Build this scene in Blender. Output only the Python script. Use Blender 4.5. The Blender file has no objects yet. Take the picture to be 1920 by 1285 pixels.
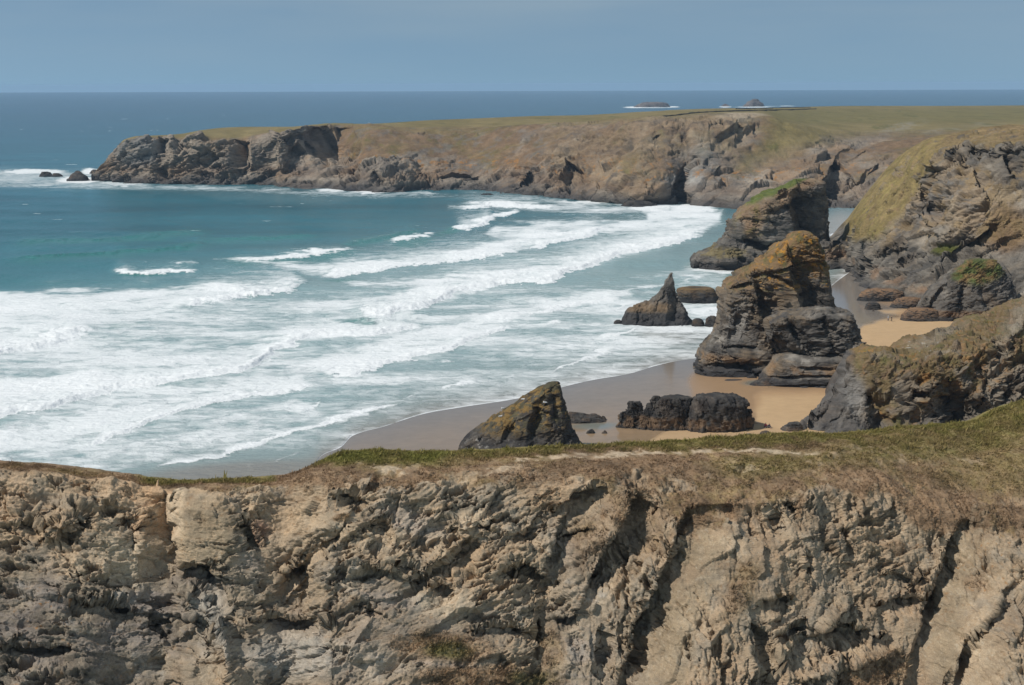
import bpy, math, random
import numpy as np
from concurrent.futures import ThreadPoolExecutor
from mathutils import Vector, Matrix

scene = bpy.context.scene
C = scene.collection
rng = np.random.default_rng(7)
f32 = np.float32

# ------------------------------------------------------------------ camera
FPX, CX, CY, HC = 2400.0, 960.0, 642.5, 70.0
PITCH = math.atan((642.5 - 158.5) / FPX)
ROLL = math.radians(-0.17)
_sp, _cp = math.sin(PITCH), math.cos(PITCH)
_sr, _cr = math.sin(ROLL), math.cos(ROLL)
# camera axes in world space
RIGHT0 = np.array([1.0, 0, 0]); UP0 = np.array([0, _sp, _cp]); FWD = np.array([0, _cp, -_sp])
RIGHT = RIGHT0 * _cr + UP0 * _sr
UP = -RIGHT0 * _sr + UP0 * _cr

def ray(px, py):
    a = (np.asarray(px, float) - CX) / FPX
    b = (CY - np.asarray(py, float)) / FPX
    return a[..., None] * RIGHT + b[..., None] * UP + FWD

def P(px, py, Y):
    px, py, Y = np.broadcast_arrays(px, py, Y)
    d = ray(px, py)
    t = np.asarray(Y, float) / d[..., 1]
    return np.array([0, 0, HC]) + d * t[..., None]

def PZ(px, py, z=0.0):
    px, py, z = np.broadcast_arrays(px, py, z)
    d = ray(px, py)
    t = (np.asarray(z, float) - HC) / d[..., 2]
    return np.array([0, 0, HC]) + d * t[..., None]

def XYZ(px, Y, z):
    """the point at depth Y and height z that stands on the vertical through column px"""
    px, Y, z = np.broadcast_arrays(px, Y, z)
    a = (np.asarray(px, float) - CX) / FPX
    depth = Y * _cp - (z - HC) * _sp
    return np.stack([a * depth, Y, z], -1).astype(float)

def toPix(p):
    v = p - np.array([0, 0, HC])
    zc = np.maximum(v @ FWD, 1e-3)
    return CX + FPX * (v @ RIGHT) / zc, CY - FPX * (v @ UP) / zc

# ------------------------------------------------------------------ numpy noise
def _hash(ix, iy, iz, s):
    with np.errstate(over='ignore'):
        h = (ix.astype(np.uint32) * np.uint32(374761393) + iy.astype(np.uint32) * np.uint32(668265263)
             + iz.astype(np.uint32) * np.uint32(2246822519) + np.uint32((s * 3266489917 + 12345) & 0xffffffff))
        h = (h ^ (h >> np.uint32(13))) * np.uint32(1274126177)
        h = (h ^ (h >> np.uint32(15))) * np.uint32(2654435761)
        return h ^ (h >> np.uint32(16))

_GT = np.array([[1,1,0],[-1,1,0],[1,-1,0],[-1,-1,0],[1,0,1],[-1,0,1],[1,0,-1],[-1,0,-1],[0,1,1],[0,-1,1],[0,1,-1],[0,-1,-1],[1,1,0],[0,-1,1],[-1,1,0],[0,-1,-1]], f32)

def _chunks(fn, p, *a):
    shp = p.shape[:-1]
    q = np.ascontiguousarray(p.reshape(-1, 3), dtype=f32)
    n = len(q)
    if n < 40000:
        return fn(q, *a).reshape(shp + (-1,)) if False else _resh(fn(q, *a), shp)
    parts = np.array_split(q, max(4, n // 30000))
    with ThreadPoolExecutor(4) as ex:
        out = list(ex.map(lambda c: fn(c, *a), parts))
    return _resh(np.concatenate(out, 0), shp)

def _resh(r, shp):
    return r.reshape(shp + r.shape[1:])

def _perlin(p, s):
    i = np.floor(p); fr = p - i
    ii = i.astype(np.int32)
    u = fr * fr * fr * (fr * (fr * 6 - 15) + 10)
    out = np.zeros(len(p), f32)
    for dx in (0, 1):
        wx = u[:, 0] if dx else 1 - u[:, 0]
        for dy in (0, 1):
            wy = u[:, 1] if dy else 1 - u[:, 1]
            for dz in (0, 1):
                wz = u[:, 2] if dz else 1 - u[:, 2]
                g = _GT[_hash(ii[:, 0] + dx, ii[:, 1] + dy, ii[:, 2] + dz, s) & np.uint32(15)]
                out += wx * wy * wz * (g[:, 0] * (fr[:, 0] - dx) + g[:, 1] * (fr[:, 1] - dy) + g[:, 2] * (fr[:, 2] - dz))
    return out

_ROT = np.array([[0.8, 0.6, 0.0], [-0.48, 0.64, 0.6], [0.36, -0.48, 0.8]], f32)

def _fbm(p, s, octv, gain, mode):
    q = p; amp = 1.0; tot = 0.0
    out = np.zeros(len(p), f32)
    for o in range(octv):
        v = _perlin(q, s + o * 17)
        if mode == 1: v = 1 - np.abs(v) * 2.2          # ridged
        elif mode == 2: v = np.abs(v) * 2.2             # billow
        out += amp * v; tot += amp
        amp *= gain
        q = (q @ _ROT) * f32(2.03) + f32(3.7)
    return out / f32(tot)

def fbm(p, s=0, octv=4, gain=0.5, mode=0):
    return _chunks(_fbm, p, s, octv, gain, mode)

def _worley(p, s):
    i = np.floor(p).astype(np.int32); n = len(p)
    f1 = np.full(n, 9.0, f32); f2 = np.full(n, 9.0, f32)
    val = np.zeros(n, f32); idv = np.zeros(n, f32)
    for dx in (-1, 0, 1):
        for dy in (-1, 0, 1):
            for dz in (-1, 0, 1):
                cx, cy, cz = i[:, 0] + dx, i[:, 1] + dy, i[:, 2] + dz
                h = _hash(cx, cy, cz, s)
                r0 = (h & np.uint32(1023)).astype(f32) / 1023; r1 = ((h >> np.uint32(10)) & np.uint32(1023)).astype(f32) / 1023; r2 = ((h >> np.uint32(20)) & np.uint32(1023)).astype(f32) / 1023
                vx = p[:, 0] - (cx + r0); vy = p[:, 1] - (cy + r1); vz = p[:, 2] - (cz + r2)
                d = vx * vx + vy * vy + vz * vz
                near = d < f1
                f2 = np.where(near, f1, np.minimum(f2, d))
                f1 = np.where(near, d, f1)
                h2 = _hash(cx, cy, cz, s + 101)
                t0 = (h2 & np.uint32(255)).astype(f32) / 255 - .5; t1 = ((h2 >> np.uint32(8)) & np.uint32(255)).astype(f32) / 255 - .5
                t2 = ((h2 >> np.uint32(16)) & np.uint32(255)).astype(f32) / 255 - .5; t3 = (h2 >> np.uint32(24)).astype(f32) / 255 - .5
                fac = t3 + 1.5 * (vx * t0 + vy * t1 + vz * t2)
                val = np.where(near, fac, val); idv = np.where(near, t3 + .5, idv)
    return np.stack([np.sqrt(f1), np.sqrt(f2), val, idv], 1)

def worley(p, s=0):
    """per point: F1, F2, a tilted-plane value of the nearest cell, a random number of that cell"""
    return _chunks(_worley, p, s)

def sstep(a, b, x):
    t = np.clip((x - a) / (b - a), 0, 1)
    return t * t * (3 - 2 * t)

def lerp(a, b, m):
    m = np.asarray(m)[..., None]
    return np.asarray(a) * (1 - m) + np.asarray(b) * m

def layers(s, seed, sharp=.25):
    """a staircase of random beds along s, in -.5 .. .5"""
    i = np.floor(s); fr = s - i
    i = i.astype(np.int32); z = np.zeros_like(i)
    a = (_hash(i, z, z, seed) & np.uint32(1023)).astype(f32) / 1023
    b = (_hash(i + 1, z, z, seed) & np.uint32(1023)).astype(f32) / 1023
    w = sstep(1 - sharp, 1, fr)
    return a * (1 - w) + b * w - .5

def pchip(xk, yk, x):
    """smooth interpolation without overshoot, along axis 0 of yk"""
    xk = np.asarray(xk, float); yk = np.asarray(yk, float)
    if len(xk) == 1: return np.repeat(yk[:1], len(x), 0)
    one = yk.ndim == 1
    if one: yk = yk[:, None]
    h = np.diff(xk)[:, None]; d = np.diff(yk, axis=0) / h
    m = np.zeros_like(yk)
    m[0], m[-1] = d[0], d[-1]
    if len(xk) > 2:
        w1 = 2 * h[1:] + h[:-1]; w2 = h[1:] + 2 * h[:-1]
        with np.errstate(divide='ignore', invalid='ignore'):
            hm = (w1 + w2) / (w1 / d[:-1] + w2 / d[1:])
        m[1:-1] = np.where((d[:-1] * d[1:]) > 0, hm, 0)
    x = np.clip(np.asarray(x, float), xk[0], xk[-1]); xshape = x.shape; x = x.ravel()
    k = np.clip(np.searchsorted(xk, x, side='right') - 1, 0, len(xk) - 2)
    t = ((x - xk[k]) / (xk[k + 1] - xk[k]))[:, None]
    hh = (xk[k + 1] - xk[k])[:, None]
    r = ((2*t**3 - 3*t**2 + 1) * yk[k] + (t**3 - 2*t**2 + t) * hh * m[k] + (-2*t**3 + 3*t**2) * yk[k+1] + (t**3 - t**2) * hh * m[k+1])
    return r[:, 0].reshape(xshape) if one else r

def lin(pts, x, c=1):
    p = np.asarray(pts, float)
    return np.interp(x, p[:, 0], p[:, c])

def smo(pts, x, c=1):
    p = np.asarray(pts, float)
    return pchip(p[:, 0], p[:, c], x)

def segdist(x, y, pts):
    """distance to a polyline and the signed side (negative = left/above)"""
    best = np.full(x.shape, 1e9); side = np.zeros(x.shape); along = np.zeros(x.shape)
    pts = np.asarray(pts, float); n = len(pts) - 1
    for k in range(n):
        ax, ay = pts[k]; bx, by = pts[k + 1]
        ux, uy = bx - ax, by - ay; L2 = ux * ux + uy * uy + 1e-9
        t = np.clip(((x - ax) * ux + (y - ay) * uy) / L2, 0, 1)
        dx, dy = x - ax - t * ux, y - ay - t * uy
        d = np.hypot(dx, dy)
        m = d < best
        best = np.where(m, d, best)
        side = np.where(m, np.sign(ux * dy - uy * dx), side)
        along = np.where(m, (k + t) / n, along)
    return best, side, along

def inpoly(x, y, pts, soft):
    pts = np.asarray(pts, float)
    inside = np.zeros(x.shape, bool)
    n = len(pts)
    for k in range(n):
        ax, ay = pts[k]; bx, by = pts[(k + 1) % n]
        c = ((ay > y) != (by > y)) & (x < (bx - ax) * (y - ay) / (by - ay + 1e-12) + ax)
        inside ^= c
    d, _, _ = segdist(x, y, np.vstack([pts, pts[:1]]))
    return sstep(-soft, soft, np.where(inside, d, -d))

def blob(x, y, cx, cy, rx, ry, ang=0.0, soft=.5):
    c, s = math.cos(math.radians(ang)), math.sin(math.radians(ang))
    dx, dy = x - cx, y - cy
    u = (dx * c + dy * s) / rx; v = (-dx * s + dy * c) / ry
    return 1 - sstep(1 - soft, 1 + soft, np.sqrt(u * u + v * v))

# ------------------------------------------------------------------ meshes
def gnormals(V, closed):
    if closed:
        du = np.roll(V, -1, 0) - np.roll(V, 1, 0)
    else:
        du = np.gradient(V, axis=0)
    dv = np.gradient(V, axis=1)
    n = -np.cross(du, dv)
    return n / (np.linalg.norm(n, axis=-1, keepdims=True) + 1e-9)

def raw_mesh(name, verts, loops, starts, totals, attrs=None, smooth=True):
    me = bpy.data.meshes.new(name)
    me.vertices.add(len(verts)); me.vertices.foreach_set('co', np.ascontiguousarray(verts, dtype=f32).ravel())
    me.loops.add(len(loops)); me.loops.foreach_set('vertex_index', np.ascontiguousarray(loops, dtype=np.int32))
    me.polygons.add(len(starts)); me.polygons.foreach_set('loop_start', np.ascontiguousarray(starts, dtype=np.int32))
    me.polygons.foreach_set('loop_total', np.ascontiguousarray(totals, dtype=np.int32))
    if smooth: me.polygons.foreach_set('use_smooth', np.ones(len(starts), bool))
    me.update(calc_edges=True)
    for k, v in (attrs or {}).items():
        v = np.asarray(v)
        if v.ndim == 2:
            a = me.attributes.new(k, 'FLOAT_COLOR', 'POINT')
            if v.shape[1] == 3: v = np.concatenate([v, np.ones((len(v), 1))], 1)
            a.data.foreach_set('color', np.ascontiguousarray(v, dtype=f32).ravel())
        else:
            a = me.attributes.new(k, 'FLOAT', 'POINT')
            a.data.foreach_set('value', np.ascontiguousarray(v, dtype=f32).ravel())
    return me

def grid_quads(nu, nv, closed, base=0):
    ni = nu if closed else nu - 1
    i = np.arange(ni)[:, None]; j = np.arange(nv - 1)[None, :]
    a = (i % nu) * nv + j; b = ((i + 1) % nu) * nv + j
    q = np.stack([a, a + 1, b + 1, b], -1).reshape(-1, 4)
    return q + base

def quads_mesh(name, verts, quads, attrs=None):
    n = len(quads)
    return raw_mesh(name, verts, quads.ravel(), np.arange(n) * 4, np.full(n, 4), attrs)

def add_obj(name, me, mat, parent=None):
    o = bpy.data.objects.new(name, me); C.objects.link(o)
    if mat is not None:
        me.materials.append(mat)
    o.parent = parent
    return o

def tag(o, label=None, cat=None, group=None, kind=None):
    if label: o['label'] = label
    if cat: o['category'] = cat
    if group: o['group'] = group
    if kind: o['kind'] = kind
    return o

class Solid:
    """collects closed or open grids and links them as ONE mesh"""
    def __init__(self): self.v, self.q, self.c, self.n = [], [], [], 0
    def add(self, V, col, closed):
        nu, nv = V.shape[:2]
        self.v.append(V.reshape(-1, 3)); self.c.append(col.reshape(-1, col.shape[-1]))
        self.q.append(grid_quads(nu, nv, closed, self.n)); self.n += nu * nv
    def build(self, name, mat, parent=None, origin=None):
        v = np.concatenate(self.v)
        if origin is None: origin = np.array([v[:, 0].mean(), v[:, 1].mean(), 0.0])
        o = add_obj(name, quads_mesh(name, v - origin, np.concatenate(self.q), {'Col': np.concatenate(self.c)}), mat, parent)
        o.location = origin
        return o

# ------------------------------------------------------------------ materials
def nodes(mat):
    mat.use_nodes = True
    nt = mat.node_tree; nt.nodes.clear()
    out = nt.nodes.new('ShaderNodeOutputMaterial')
    return nt, out

def N(nt, typ, **kw):
    n = nt.nodes.new(typ)
    for k, v in kw.items():
        if k.startswith('i_'):
            n.inputs[k[2:].replace('_', ' ')].default_value = v
        else:
            setattr(n, k, v)
    return n

def math_(nt, op, a, b=None, clamp=False):
    n = nt.nodes.new('ShaderNodeMath'); n.operation = op; n.use_clamp = clamp
    for k, v in enumerate((a, b)):
        if v is None: continue
        if isinstance(v, (int, float)): n.inputs[k].default_value = v
        else: nt.links.new(v, n.inputs[k])
    return n.outputs[0]

def mixc(nt, fac, a, b, blend='MIX'):
    n = nt.nodes.new('ShaderNodeMix'); n.data_type = 'RGBA'; n.blend_type = blend
    for sock, v in ((n.inputs[0], fac), (n.inputs[6], a), (n.inputs[7], b)):
        if isinstance(v, (int, float)): sock.default_value = v
        elif isinstance(v, tuple): sock.default_value = v if len(v) == 4 else v + (1,)
        else: nt.links.new(v, sock)
    return n.outputs[2]

def rock_material(name, scale, bump, dip=(0.15, 0.0, 1.0), contrast=.5, rough=.92):
    """scale: metres of the coarse speckle; bump: metres of relief in the fine grain"""
    mat = bpy.data.materials.new(name); nt, out = nodes(mat)
    pos = N(nt, 'ShaderNodeNewGeometry').outputs['Position']
    col = N(nt, 'ShaderNodeAttribute', attribute_name='Col').outputs['Color']
    n1 = N(nt, 'ShaderNodeTexNoise', i_Scale=1.0 / scale, i_Detail=9.0, i_Roughness=.65); nt.links.new(pos, n1.inputs['Vector'])
    n2 = N(nt, 'ShaderNodeTexNoise', i_Scale=11.0 / scale, i_Detail=6.0, i_Roughness=.75); nt.links.new(pos, n2.inputs['Vector'])
    # thin beds: noise squeezed along the bedding normal
    mp = N(nt, 'ShaderNodeMapping'); mp.inputs['Rotation'].default_value = (dip[1], dip[0], 0); mp.inputs['Scale'].default_value = (1, 1, 6)
    nt.links.new(pos, mp.inputs['Vector'])
    n3 = N(nt, 'ShaderNodeTexNoise', i_Scale=1.6 / scale, i_Detail=8.0, i_Roughness=.7); nt.links.new(mp.outputs[0], n3.inputs['Vector'])
    v1 = math_(nt, 'MULTIPLY_ADD', n1.outputs['Fac'], contrast * 2.2)
    nt.nodes[-1].inputs[2].default_value = 1 - contrast * 1.1
    v2 = math_(nt, 'MULTIPLY_ADD', n3.outputs['Fac'], contrast * 1.8); nt.nodes[-1].inputs[2].default_value = 1 - contrast * .9
    v3 = math_(nt, 'MULTIPLY_ADD', n2.outputs['Fac'], contrast * 1.2); nt.nodes[-1].inputs[2].default_value = 1 - contrast * .6
    n4 = N(nt, 'ShaderNodeTexNoise', i_Scale=24.0 / scale, i_Detail=3.0, i_Roughness=.8); nt.links.new(pos, n4.inputs['Vector'])
    v4 = math_(nt, 'MULTIPLY_ADD', n4.outputs['Fac'], contrast * 2.4); nt.nodes[-1].inputs[2].default_value = 1 - contrast * 1.2
    v = math_(nt, 'MULTIPLY', math_(nt, 'MULTIPLY', math_(nt, 'MULTIPLY', v1, v2), v3), v4)
    vc = N(nt, 'ShaderNodeCombineColor'); [nt.links.new(v, vc.inputs[k]) for k in range(3)]
    base = mixc(nt, 1.0, col, vc.outputs[0], 'MULTIPLY')
    bs = N(nt, 'ShaderNodeBsdfPrincipled', i_Roughness=rough); bs.inputs['Specular IOR Level'].default_value = .25
    nt.links.new(base, bs.inputs['Base Color'])
    hsum = math_(nt, 'ADD', math_(nt, 'MULTIPLY', n3.outputs['Fac'], 1.4), math_(nt, 'MULTIPLY', n2.outputs['Fac'], .6))
    hsum = math_(nt, 'ADD', hsum, n1.outputs['Fac'])
    b = N(nt, 'ShaderNodeBump', i_Strength=.9, i_Distance=bump); nt.links.new(hsum, b.inputs['Height'])
    nt.links.new(b.outputs[0], bs.inputs['Normal'])
    nt.links.new(bs.outputs[0], out.inputs[0])
    return mat

def plain_material(name, col, rough=.8, spec=.3, var=.25, scale=6.0):
    mat = bpy.data.materials.new(name); nt, out = nodes(mat)
    pos = N(nt, 'ShaderNodeTexCoord').outputs['Object']
    n1 = N(nt, 'ShaderNodeTexNoise', i_Scale=scale, i_Detail=4.0); nt.links.new(pos, n1.inputs['Vector'])
    v = math_(nt, 'MULTIPLY_ADD', n1.outputs['Fac'], var * 2); nt.nodes[-1].inputs[2].default_value = 1 - var
    vc = N(nt, 'ShaderNodeCombineColor'); [nt.links.new(v, vc.inputs[k]) for k in range(3)]
    base = mixc(nt, 1.0, tuple(col), vc.outputs[0], 'MULTIPLY')
    bs = N(nt, 'ShaderNodeBsdfPrincipled', i_Roughness=rough); bs.inputs['Specular IOR Level'].default_value = spec
    nt.links.new(base, bs.inputs['Base Color']); nt.links.new(bs.outputs[0], out.inputs[0])
    return mat

MAT_NEAR = rock_material('near_cliff_rock', 2.2, .13, (0.12, 0, 1), .50)
MAT_STACK = rock_material('stack_rock', 4.0, .22, (0.18, 0, 1), .45)
MAT_MID = rock_material('mid_cliff_rock', 6.0, .35, (0.3, 0, 1), .45)
MAT_FAR = rock_material('far_cliff_rock', 16.0, .8, (0.3, 0, 1), .42)

# ------------------------------------------------------------------ palette (albedo)
GREY = np.array([.165, .155, .142]); DGREY = np.array([.075, .072, .070]); LGREY = np.array([.30, .285, .26])
TAN = np.array([.31, .235, .155]); LTAN = np.array([.44, .355, .25]); OCHRE = np.array([.40, .235, .105]); ORANGE = np.array([.36, .165, .035])
HEATH = np.array([.185, .122, .072]); DRYG = np.array([.215, .160, .070]); GREEN = np.array([.125, .132, .030]); DGREEN = np.array([.065, .080, .022])
PURPLE = np.array([.20, .175, .165]); BLACK = np.array([.030, .030, .032]); BROWN = np.array([.16, .098, .058])

# ------------------------------------------------------------------ rock relief
def rock_relief(p, S, seed, nb=(.2, .1, 1.0), bed=.35, block=.5, big=.5, pocket=.35):
    """metres of relief; S = size of the largest blocks. Angular: tilted facets, straight beds, sharp hollows."""
    nb = np.asarray(nb, float); nb = nb / np.linalg.norm(nb)
    w = np.stack([fbm(p / (S * 1.6), seed + k * 5, 2) for k in range(3)], -1)
    w2 = np.stack([fbm(p / (S * .12), seed + 60 + k * 5, 3, .6) for k in range(3)], -1)
    q = p + w * S * .17 + w2 * S * .035
    s = q @ nb
    qa = q + s[..., None] * nb * 1.1
    rag = sstep(-.22, .26, fbm(p / (S * 2.0), seed + 77, 3)) * 1.05 + .15          # some faces are whole, some shattered
    d = big * S * .60 * (fbm(p / (S * 1.9), seed + 31, 3, .5, 1) - .55)
    w1 = worley(qa / (S * .80), seed + 1); wb = worley(qa / (S * .30) + 5, seed + 2); wc = worley(qa / (S * .11) + 9, seed + 3)
    d = d + block * S * (.46 * w1[..., 2] + rag * (.20 * wb[..., 2] + .06 * wc[..., 2]))
    d = d - block * S * rag * (.06 * (1 - sstep(0, .07, w1[..., 1] - w1[..., 0])) + .028 * (1 - sstep(0, .10, wb[..., 1] - wb[..., 0])))
    d = d + bed * S * rag * (.22 * layers(s / (S * .24), seed + 4, .12) + .10 * layers(s / (S * .08), seed + 6, .18) + .04 * layers(s / (S * .03), seed + 7, .3))
    pk = fbm(qa / (S * .60) + 3, seed + 8, 5, .55)
    d = d - pocket * S * rag * (.36 * sstep(.13, .18, pk) + .26 * sstep(.24, .29, pk))
    pk2 = fbm(qa / (S * .21) + 11, seed + 12, 4, .55)
    d = d - pocket * S * .13 * (.35 + .65 * rag) * sstep(.17, .23, pk2)
    d = d + S * .055 * rag * (fbm(qa / (S * .14), seed + 9, 4, .6, 1) - .5)
    return d

def rock_colour(p, n, S, seed, c0=DGREY, c1=GREY, c2=LGREY, warm=TAN, warm_amt=.3, nb=(.2, .1, 1.0)):
    nb = np.asarray(nb, float); nb = nb / np.linalg.norm(nb)
    a = fbm(p / (S * .9), seed + 50, 5, .6); b = fbm(p / (S * .35), seed + 51, 4, .6)
    s = (p @ nb) / (S * .06) + 1.6 * fbm(p / S, seed + 52, 3)
    st = layers(s, seed + 53, .5)
    t = a * 1.5 + b * .6 + st * .22
    col = lerp(c0, c1, sstep(-.45, .15, t)); col = lerp(col, c2, sstep(.15, .75, t))
    wm = fbm(p / (S * 1.6) + 7, seed + 54, 4, .55)
    col = lerp(col, warm, np.clip(sstep(-.05, .4, wm + .25 * st) * warm_amt * 1.5, 0, 1))
    return col

def scatter_spots(p, S, seed, thr):
    return sstep(thr, thr + .12, fbm(p / S, seed, 5, .65))

# ------------------------------------------------------------------ lofted rocks
def loft(prof, Yc, rf=.7, rb=.8, n=300, m=200, e=2.4, bottom=-2.5, lean=0.0, wedge=0.0):
    """prof: (py, x_left, x_right) rows from top to foot, at depth Yc. rf/rb: front and back half depth over half width."""
    pr = np.asarray(prof, float)
    y = np.linspace(pr[0, 0], pr[-1, 0], m)
    xl = pchip(pr[:, 0], pr[:, 1], y); xr = pchip(pr[:, 0], pr[:, 2], y)
    L = P(xl, y, Yc); R = P(xr, y, Yc)
    cx = (L[:, 0] + R[:, 0]) / 2; hw = np.maximum((R[:, 0] - L[:, 0]) / 2, .02); z = (L[:, 2] + R[:, 2]) / 2
    if z[-1] > bottom:                                        # carry the foot down below ground
        k = max(4, int((z[-1] - bottom) / max(1e-3, (z[0] - z[-1])) * m))
        cx = np.concatenate([cx, np.repeat(cx[-1], k)]); hw = np.concatenate([hw, hw[-1] * np.linspace(1, 1.04, k)])
        z = np.concatenate([z, np.linspace(z[-1], bottom, k + 1)[1:]])
    th = np.linspace(0, 2 * math.pi, n, endpoint=False)
    c, s = np.cos(th), np.sin(th)
    ex = np.sign(c) * np.abs(c) ** (2 / e); ey = np.sign(s) * np.abs(s) ** (2 / e)
    dep = np.where(s[:, None] < 0, rf, rb) * hw[None, :]
    if wedge:
        full = hw.max() * np.sqrt(np.clip(np.arange(len(hw)) / (.10 * len(hw)), 0, 1)) * (.72 + .28 * np.clip(np.arange(len(hw)) / (.8 * len(hw)), 0, 1))
        dep = np.where(s[:, None] < 0, rf, rb) * ((1 - wedge) * hw + wedge * full)[None, :]
    dep = np.minimum(dep, 40)
    V = np.empty((n, len(z), 3))
    V[..., 0] = cx[None] + hw[None] * ex[:, None]
    V[..., 1] = Yc + dep * ey[:, None] + lean * (z[None] - z[-1])
    V[..., 2] = z[None]
    return V

def rough(V, amt, closed=True, fade_top=6):
    """push a grid out along its normals"""
    n = gnormals(V, closed)
    a = amt.copy()
    if closed: a[:, 0] = a[:, 0].mean()
    return V + n * a[..., None]

# ------------------------------------------------------------------ shoreline
SHORE = [(-1500,1500),(-400,1150),(0,985),(200,940),(330,905),(440,894),(510,891),(560,884),(588,872),(603,855),(640,838),(660,818),(720,800),(800,775),(870,763),(950,751),(1020,737),(1055,726),(1110,713),(1180,701),(1230,686),(1275,676),(1310,671),(1370,650),(1440,610),(1500,570),(1550,543),(1580,520),(1600,508),(1640,503),(1760,500),(2600,480)]
def shore_y(x): return smo(SHORE, x)


def sand_z(px, py):
    """height of the sand at a picture column and row (0 where there is sea)"""
    return float(np.clip(.010 * (py - float(shore_y(np.array([float(px)]))[0])), 0, 1.1)) if 560 < px < 1800 else 0.0

# ------------------------------------------------------------------ ribbons (cliffs)
def ribbon(xs, rows, counts):
    """rows from the back down to the foot. Each row is a function of xs giving world points (len(xs), 3)."""
    K = np.stack([r for r in rows], 1)                        # nx, R, 3
    t = np.concatenate([np.linspace(k, k + 1, c, endpoint=False) for k, c in enumerate(counts)] + [[float(len(counts))]])
    Kt = np.moveaxis(K, 1, 0).reshape(K.shape[1], -1)
    V = pchip(np.arange(K.shape[1]), Kt, t).reshape(len(t), len(xs), 3)
    return np.ascontiguousarray(np.moveaxis(V, 0, 1)), t

def groove(x, y, pts, wl, wr, sharp=1.0):
    """0..1 profile of a furrow along a polyline; wl / wr: px to its left / right (or upper / lower) side"""
    d, side, al = segdist(x, y, pts)
    w = np.where(side > 0, wl, wr)
    endf = sstep(0, .08, al) * (1 - sstep(.92, 1, al)) * .6 + .4
    return np.clip(1 - d / w, 0, 1) ** sharp * endf

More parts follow.
